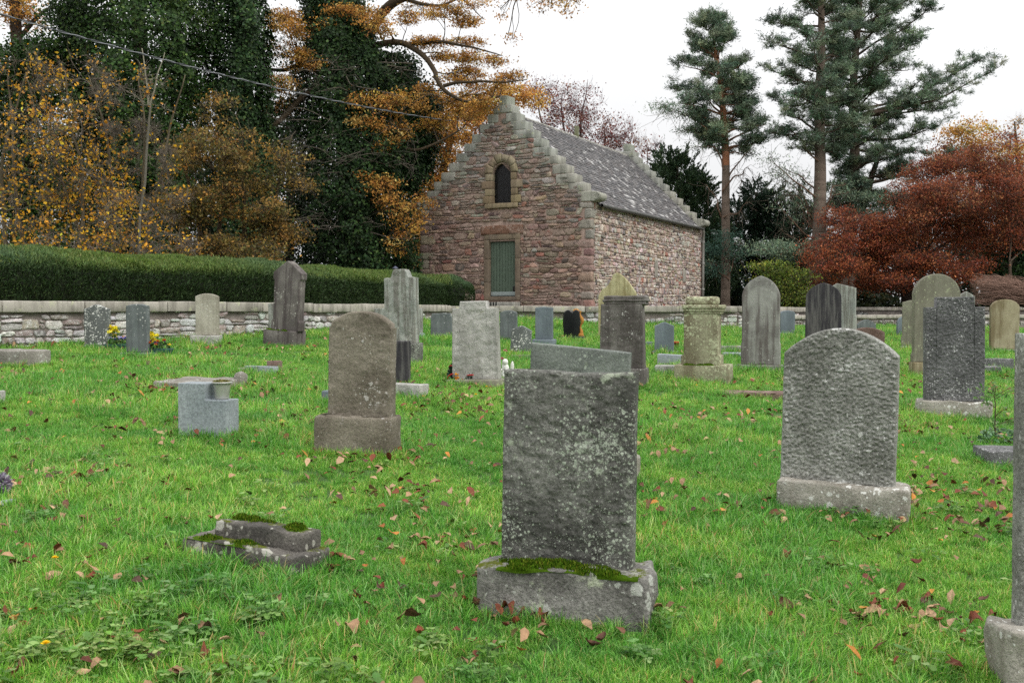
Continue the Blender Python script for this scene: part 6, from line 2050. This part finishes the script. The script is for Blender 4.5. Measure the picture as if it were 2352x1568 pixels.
def blade_tuft(seed, n, rad, hmin, hmax, wid, lean):
    rg = np.random.default_rng(seed)
    m = MB()
    a = rg.uniform(0, 2 * math.pi, n)
    r = rad * np.sqrt(rg.uniform(0, 1, n))
    base = np.stack([np.cos(a) * r, np.sin(a) * r, np.full(n, -.01)], 1)
    h = rg.uniform(hmin, hmax, n)
    d = a + rg.normal(0, 1.0, n)
    ln = rg.uniform(.1, 1, n) * lean
    dr = np.stack([np.cos(d), np.sin(d), 0 * d], 1)
    sd = np.stack([-np.sin(d), np.cos(d), 0 * d], 1)
    tw = rg.normal(0, .5, n)
    sd = sd * np.cos(tw)[:, None] + dr * np.sin(tw)[:, None]
    v = []
    for f, wf in ((0, .8), (.4, 1), (.75, .7), (1.0, 0)):
        p = base + dr * (h * ln * f ** 1.8)[:, None]
        p[:, 2] += h * f * (1 - .35 * ln * f)
        wv = (wid * wf * rg.uniform(.7, 1.2, n))[:, None]
        if wf:
            v += [p - sd * wv / 2, p + sd * wv / 2]
        else:
            v += [p]
    V = np.stack(v, 1)
    k = np.arange(n)[:, None] * 7
    f4 = np.concatenate([k + [0, 1, 3, 2], k + [2, 3, 5, 4]])
    f3 = k + [4, 5, 6]
    c = pick([((98, 162, 56), 4), ((124, 184, 78), 3), ((66, 126, 42), 3.2), ((160, 204, 120), 1.5), ((190, 188, 120), .6), ((140, 118, 74), .35)], n, .12)
    m.add(V.reshape(-1, 3), f4, f3, np.repeat(c, 7, 0))
    return m


M_grass = leaf_mat('grass_blade', .4, rough=.45, spec=.3)
t_ = M_grass.node_tree
# broad patches of lusher and paler turf
tb = NT('grass_blades')
at = tb.n('ShaderNodeAttribute', {'attribute_name': 'Col'}).outputs['Color']
wp = tb.n('ShaderNodeNewGeometry').outputs['Position']
k1 = tb.noise(wp, .8, 4)
c = tb.mix(tb.ramp(k1, .42, .58), at, tb.mix(1.0, at, (1.6, 1.24, 1.2, 1), 'MULTIPLY'))
c = tb.mix(tb.math('MULTIPLY', tb.ramp(tb.noise(wp, 1.7, 5), .5, .66), .7), c, tb.mix(1.0, c, (.52, .7, .66, 1), 'MULTIPLY'))
c = tb.mix(tb.math('MULTIPLY', tb.ramp(tb.noise(wp, 3.6, 5, .7), .58, .7), .6), c, tb.mix(1.0, c, (1.55, .98, 1.1, 1), 'MULTIPLY'))
b = tb.n('ShaderNodeBsdfPrincipled', Base__Color=c, Roughness=.45)
b.inputs['Specular IOR Level'].default_value = .3
tr = tb.n('ShaderNodeBsdfTranslucent', Color=c)
tb.set(tb.out, 'Surface', tb.n('ShaderNodeMixShader', _0=.4, _1=b.outputs[0], _2=tr.outputs[0]).outputs[0])
M_grass = tb.m


def scatter(name, label, protos, pts, rot, scl, idx, matname):
    """one stuff object: tufts instanced on a cloud of points"""
    pc = bpy.data.collections.new(name + '_tufts')
    for i, me in enumerate(protos):
        o = bpy.data.objects.new('%s_tuft_%02d' % (name, i), me)
        pc.objects.link(o)
    me = bpy.data.meshes.new(name)
    me.vertices.add(len(pts))
    me.vertices.foreach_set('co', pts.astype(np.float32).ravel())
    for nm, ty, dat, key in (('rot', 'FLOAT_VECTOR', rot.astype(np.float32).ravel(), 'vector'), ('scl', 'FLOAT', scl.astype(np.float32), 'value'), ('idx', 'INT', idx.astype(np.int32), 'value')):
        a = me.attributes.new(nm, ty, 'POINT')
        a.data.foreach_set(key, dat)
    ob = bpy.data.objects.new(name, me)
    COL.objects.link(ob)
    ng = bpy.data.node_groups.new(name + '_nodes', 'GeometryNodeTree')
    ng.interface.new_socket('Geometry', in_out='INPUT', socket_type='NodeSocketGeometry')
    ng.interface.new_socket('Geometry', in_out='OUTPUT', socket_type='NodeSocketGeometry')
    N, L = ng.nodes, ng.links
    gi, go = N.new('NodeGroupInput'), N.new('NodeGroupOutput')
    ci = N.new('GeometryNodeCollectionInfo')
    ci.inputs['Collection'].default_value = pc
    ci.inputs['Separate Children'].default_value = True
    ci.inputs['Reset Children'].default_value = True
    ip = N.new('GeometryNodeInstanceOnPoints')

    def na(nm, ty):
        x = N.new('GeometryNodeInputNamedAttribute')
        x.data_type = ty
        x.inputs['Name'].default_value = nm
        return x.outputs['Attribute']
    e2r = N.new('FunctionNodeEulerToRotation')
    L.new(na('rot', 'FLOAT_VECTOR'), e2r.inputs[0])
    L.new(gi.outputs[0], ip.inputs['Points'])
    L.new(ci.outputs[0], ip.inputs['Instance'])
    ip.inputs['Pick Instance'].default_value = True
    L.new(na('idx', 'INT'), ip.inputs['Instance Index'])
    L.new(e2r.outputs[0], ip.inputs['Rotation'])
    L.new(na('scl', 'FLOAT'), ip.inputs['Scale'])
    L.new(ip.outputs[0], go.inputs[0])
    md = ob.modifiers.new('tufts', 'NODES')
    md.node_group = ng
    ob['kind'] = 'stuff'
    ob['label'] = label
    ob['category'] = 'grass'
    return ob


def field(n_per_m2, y0, y1, half=.53, pad=.6):
    """random ground points in a strip of the lawn"""
    w1 = half * y1 + pad
    n = int((y1 - y0) * 2 * w1 * n_per_m2)
    y = rng.uniform(y0, y1, n)
    x = rng.uniform(-w1, w1, n)
    k = np.abs(x) < half * y + pad
    return x[k], y[k]


def lawn_ok(x, y):
    """on the churchyard side of the walls"""
    ok = np.ones(len(x), bool)
    segs = [CA0, CA, CM, CC, CE, LW0, LW1, LW2]
    for i in range(len(segs) - 1):
        a, b = segs[i], segs[i + 1]
        d = (b - a) / np.linalg.norm(b - a)
        if i == 4:
            continue
        s = (x - a[0]) * d[0] + (y - a[1]) * d[1]
        o = (x - a[0]) * d[1] - (y - a[1]) * d[0]
        inr = (s > -.3) & (s < np.linalg.norm(b - a) + .3)
        ok &= ~(inr & (o < .04))
    return ok


protos = []
for i in range(6):
    protos.append(blade_tuft(100 + i, 46, .055, .035, .09, .0044, .95).mesh('grass_tuft', M_grass, True))
for i in range(4):
    protos.append(blade_tuft(200 + i, 34, .05, .07, .15, .0048, 1.25).mesh('long_grass_tuft', M_grass, True))
XS, YS, SS, II = [], [], [], []
for (a, b, dn, sc) in ((3.3, 7, 560, .86), (7, 11, 360, .96), (11, 17, 190, 1.1), (17, 25, 80, 1.4), (25, 38, 46, 1.7)):
    x, y = field(dn, a, b)
    k = lawn_ok(x, y) & ~inside_foot(x, y, -.01)
    x, y = x[k], y[k]
    thin = fbm(np.stack([x * 1.1, y * 1.1, 0 * x], 1), 3, 5)
    k = rng.random(len(x)) < np.clip(1.0 + .9 * thin, .62, 1)
    x, y, thin = x[k], y[k], thin[k]
    tall = fbm(np.stack([x * .7, y * .7, 0 * x + 9], 1), 3, 6)
    near = inside_foot(x, y, .13)
    long_ = (rng.random(len(x)) < np.clip(.14 + .8 * tall, .03, .6)) | (near & (rng.random(len(x)) < .55))
    XS.append(x)
    YS.append(y)
    SS.append(sc * (.95 + .35 * np.clip(tall, -.35, .8)) * rng.uniform(.75, 1.2, len(x)) * np.where(near, 1.1, 1))
    II.append(np.where(long_, rng.integers(6, 10, len(x)), rng.integers(0, 6, len(x))))
# uncut grass lapping up round the foot of every stone
for (cx_, cy2, hw, hd, yw) in FOOT:
    n = int(60 * 2 * (hw + hd)) if cy2 < 20 else int(24 * 2 * (hw + hd))
    u = rng.uniform(-1, 1, n)
    sd_ = rng.integers(0, 4, n)
    o_ = rng.uniform(.0, .05, n)
    lx = np.where(sd_ < 2, u * hw, np.where(sd_ == 2, 1, -1) * (hw + o_))
    ly = np.where(sd_ < 2, np.where(sd_ == 0, 1, -1) * (hd + o_), u * hd)
    XS.append(cx_ + lx * math.cos(yw) - ly * math.sin(yw))
    YS.append(cy2 + lx * math.sin(yw) + ly * math.cos(yw))
    SS.append(rng.uniform(.5, .9, n))
    II.append(rng.integers(2, 9, n))
x, y, s, ii = (np.concatenate(k) for k in (XS, YS, SS, II))
pts = np.stack([x, y, gz(x, y)], 1)
rot = np.stack([rng.normal(0, .16, len(x)), rng.normal(0, .16, len(x)), rng.uniform(0, 6.28, len(x))], 1)
scatter('grass', 'bright green uncut churchyard grass', protos, pts, rot, s, ii, 'grass')

# broad-leaved weeds and clover, thickest at lower left
cl = []
for i in range(4):
    m = MB()
    rg = np.random.default_rng(300 + i)
    n = 16
    for k in range(n):
        a, r = rg.uniform(0, 6.28), .07 * math.sqrt(rg.random())
        c0 = np.array([math.cos(a) * r, math.sin(a) * r, rg.uniform(.03, .075)])
        col = pick([((96, 142, 66), 3), ((76, 122, 54), 3), ((124, 160, 96), 1)], 1, .12)[0]
        big = i >= 2
        for q in range(1 if big else 3):
            aa = a + q * 2.1 + rg.normal(0, .2)
            L_ = rg.uniform(.026, .045) if big else rg.uniform(.016, .026)
            dv = np.array([math.cos(aa), math.sin(aa), rg.normal(.05, .2)])
            sv = np.array([-math.sin(aa), math.cos(aa), 0])
            w_ = L_ * (.34 if big else .5)
            v = [c0, c0 + dv * L_ * .4 + sv * w_ + [0, 0, .004], c0 + dv * L_ * .85 + sv * w_ * .7, c0 + dv * L_ * 1.0, c0 + dv * L_ * .85 - sv * w_ * .7, c0 + dv * L_ * .4 - sv * w_ + [0, 0, .004]]
            m.add(v, [(0, 1, 2, 5), (5, 2, 3, 4)], None, col)
        m.add([c0, c0 + [.002, 0, 0], [c0[0] * .4, c0[1] * .4, -.01]], None, [(0, 1, 2)], col * .8)
    cl.append(m.mesh('clover_tuft', M_grass, False))
x, y = field(60, 3.3, 9)
dens = .03 + .8 * np.exp(-((x + 2.0) / .75) ** 2 - ((y - 4.7) / .75) ** 2) + .2 * np.exp(-((x + .6) / .9) ** 2 - ((y - 4.5) / .4) ** 2) + .10 * (fbm(np.stack([x, y, 0 * x + 4], 1) * 1.2, 3, 7) > .25)
k = (rng.random(len(x)) < dens) & ~inside_foot(x, y, .0)
x, y = x[k], y[k]
ob = scatter('clover', 'low clover and plantain weeds in the grass', cl, np.stack([x, y, gz(x, y) - .004], 1), np.stack([0 * x, 0 * x, rng.uniform(0, 6.28, len(x))], 1), rng.uniform(.8, 1.5, len(x)), rng.integers(0, 4, len(x)), 'clover')
ob['category'] = 'weeds'

# ------------------------------------------------------------------ fallen leaves
M_dead = attr_mat('dead_leaf', vary=.35, scale=40, bump=.3, bscale=90, rough=.7, spec=.3)


def dead_leaf(seed, L, col):
    """a curled beech or oak leaf with a midrib and a little thickness of curl"""
    rg = np.random.default_rng(seed)
    nu, nv = 9, 5
    u = np.linspace(0, 1, nu)
    v = np.linspace(-1, 1, nv)
    U, V = np.meshgrid(u, v, indexing='ij')
    wd = (.30 + .05 * rg.normal()) * np.sin(np.clip(U, .02, .985) ** .8 * math.pi) ** .75 * (1 + .10 * np.sin(U * 22 + seed) * np.abs(V))
    X = (U - .5) * L
    Y = V * wd * L
    cu, cvv = rg.normal(.2, .5), rg.normal(.5, .45)
    Z = cu * L * (U - .5) ** 2 * 1.6 + cvv * np.abs(V) ** 1.5 * wd * L * .8 + .03 * L * np.sin(U * 9 + V * 4 + seed) + rg.normal(0, .25) * U * V * L * .3
    m = MB()
    c = np.repeat(col[None], nu * nv, 0) * (1 + .15 * rg.normal(0, 1, (nu * nv, 1)))
    c = np.where((np.abs(V.ravel()) < .1)[:, None], c * .75, c)
    m.add(np.stack([X.ravel(), Y.ravel(), Z.ravel() - Z.min() * .6], 1), gridq(nu, nv), c=np.clip(c, .01, .9))
    tube(m, [(-.5 * L, 0, float(Z[0, 2])), (-.62 * L, .03 * L, float(Z[0, 2]) + .01)], .0012, 3, col * .7)
    return m


KIN = [('pale tan curled fallen leaf lying in the grass', [(154, 122, 92), (174, 144, 112), (132, 102, 76)], 3.4),
       ('rusty red brown fallen leaf lying in the grass', [(112, 60, 40), (128, 72, 46), (100, 52, 38)], 2.4),
       ('dark brown shrivelled fallen leaf lying in the grass', [(92, 62, 46), (78, 56, 44), (106, 74, 54)], 1.8),
       ('orange yellow fallen leaf lying in the grass', [(176, 116, 52), (184, 132, 62), (160, 100, 50)], .5)]
lm = []
for ki, (lb, cols, wt) in enumerate(KIN):
    for j in range(5):
        lm.append((ki, dead_leaf(ki * 10 + j, .085, lin(*cols[j % 3])).mesh('fallen_leaf', M_dead, True)))


def litter(n, y0, y1):
    x, y = field(n, y0, y1, .51, .2)
    clus = fbm(np.stack([x * .9, y * .9, 0 * x + 2], 1), 3, 15)
    k = (rng.random(len(x)) < np.clip(.42 + 1.1 * clus, .06, 1)) & ~inside_foot(x, y, .015) & lawn_ok(x, y)
    return x[k], y[k]


x, y = litter(40, 3.6, 8.2)
# little drifts: in front of the right-hand grass, round the sunken block
for (px, py, n, sx, sy) in ((1230, 1420, 10, .16, .05), (1440, 1430, 8, .12, .06), (2000, 1200, 9, .25, .06), (820, 1065, 9, .2, .06), (470, 1025, 8, .2, .08), (1700, 1180, 8, .2, .1), (1000, 1250, 9, .2, .15), (300, 1200, 9, .3, .15), (1960, 1412, 16, .3, .07), (720, 1300, 24, .16, .14), (470, 1290, 6, .1, .05), (1600, 1190, 6, .2, .1), (60, 1180, 12, .25, .06), (1890, 1320, 8, .3, .1), (1320, 1500, 8, .3, .1), (2080, 1430, 10, .2, .05)):
    g = G(px, py)
    x = np.concatenate([x, g[0] + rng.normal(0, sx, n)])
    y = np.concatenate([y, g[1] + rng.normal(0, sy, n)])
k = ~inside_foot(x, y, .01)
x, y = x[k], y[k]
o_ = np.argsort(y)
x, y = x[o_], y[o_]
ws = np.array([k[2] for k in KIN])
NL = min(290, len(x))
for i in range(NL):
    ki = rng.choice(4, p=ws / ws.sum())
    me = lm[ki * 5 + rng.integers(5)][1]
    o = bpy.data.objects.new('fallen_leaf', me)
    COL.objects.link(o)
    o.location = (x[i], y[i], float(gz(x[i], y[i])) + rng.uniform(.03, .065))
    o.rotation_euler = (rng.normal(0, .3), rng.normal(0, .3), rng.uniform(0, 6.28))
    o.scale = [rng.uniform(.4, 1.0)] * 3
    tag(o, KIN[ki][0], 'leaf', ['tan fallen leaves', 'red brown fallen leaves', 'dark fallen leaves', 'orange fallen leaves'][ki])
xr, yr = x[NL:], y[NL:]
for (a, b, dn) in ((4, 8.2, 40), (8.2, 14, 48), (14, 24, 17), (24, 36, 5)):
    u, v = litter(dn, a, b)
    xr, yr = np.concatenate([xr, u]), np.concatenate([yr, v])
al = MB()
for i in range(len(xr)):
    ki = rng.choice(4, p=ws / ws.sum())
    cols = KIN[ki][1]
    L_ = .072 * rng.uniform(.5, 1.3)
    a, c0 = rng.uniform(0, 6.28), np.array([xr[i], yr[i], float(gz(xr[i], yr[i])) + rng.uniform(.045, .08)])
    tl = rng.normal(0, .45, 2)
    U = np.array([math.cos(a), math.sin(a), tl[0]])
    Vv = np.array([-math.sin(a), math.cos(a), tl[1]])
    v = [c0 - U * L_ * .5, c0 - U * L_ * .1 + Vv * L_ * .3 + [0, 0, .014], c0 + U * L_ * .3 + Vv * L_ * .2 + [0, 0, .012], c0 + U * L_ * .5, c0 + U * L_ * .3 - Vv * L_ * .2 + [0, 0, .012], c0 - U * L_ * .1 - Vv * L_ * .3 + [0, 0, .016]]
    al.add(v, [(0, 1, 2, 5), (5, 2, 3, 4)], None, lin(*cols[rng.integers(3)]) * rng.uniform(.7, 1.15))
o = al.build('leaf_litter', M_dead, None, smooth=False)
tag(o, 'small brown fallen leaves scattered farther up the lawn', 'leaves', None, 'stuff')

# dandelions
M_dand = leaf_mat('dandelion', .2)
for (px, py, hh, lb) in ((127, 1322, .10, 'yellow dandelion above clover at lower left, upper one of two'), (106, 1540, .12, 'yellow dandelion on a bare stalk near the lower left corner'), (1093, 924, .1, 'small yellow dandelion in the grass behind the brown mottled stone'), (1118, 905, .1, 'tiny yellow dandelion beside the pale rough stone'), (2721 / 1.7007, 900, .1, 'small orange dandelion in the grass below the pedestal stone')):
    g = G(px, py)
    r = empty('dandelion', g)
    tag(r, lb, 'flower', 'dandelions in the lawn')
    m = MB()
    tube(m, [(0, 0, -.02), (.004, 0, hh * .6), (0, 0, hh)], .0022, 5, lin(150, 160, 90))
    m.build('stem', M_dand, r)
    m = MB()
    for ring, (el, L_) in enumerate(((.15, .019), (.5, .016), (1.0, .012))):
        n = 20
        th = np.linspace(0, 6.28, n, endpoint=False) + ring
        d_ = np.stack([np.cos(th) * math.cos(el), np.sin(th) * math.cos(el), np.full(n, math.sin(el))], 1)
        leaves(m, np.array([0, 0, hh]) + d_ * L_ * .6, L_ * 1.3, .3, lin(246, 206, 20) * rng.uniform(.85, 1.05, (n, 1)), nrm=np.tile([0, 0, 2.], (n, 1)), along=d_ * 6)
    m.build('flower_head', M_dand, r)
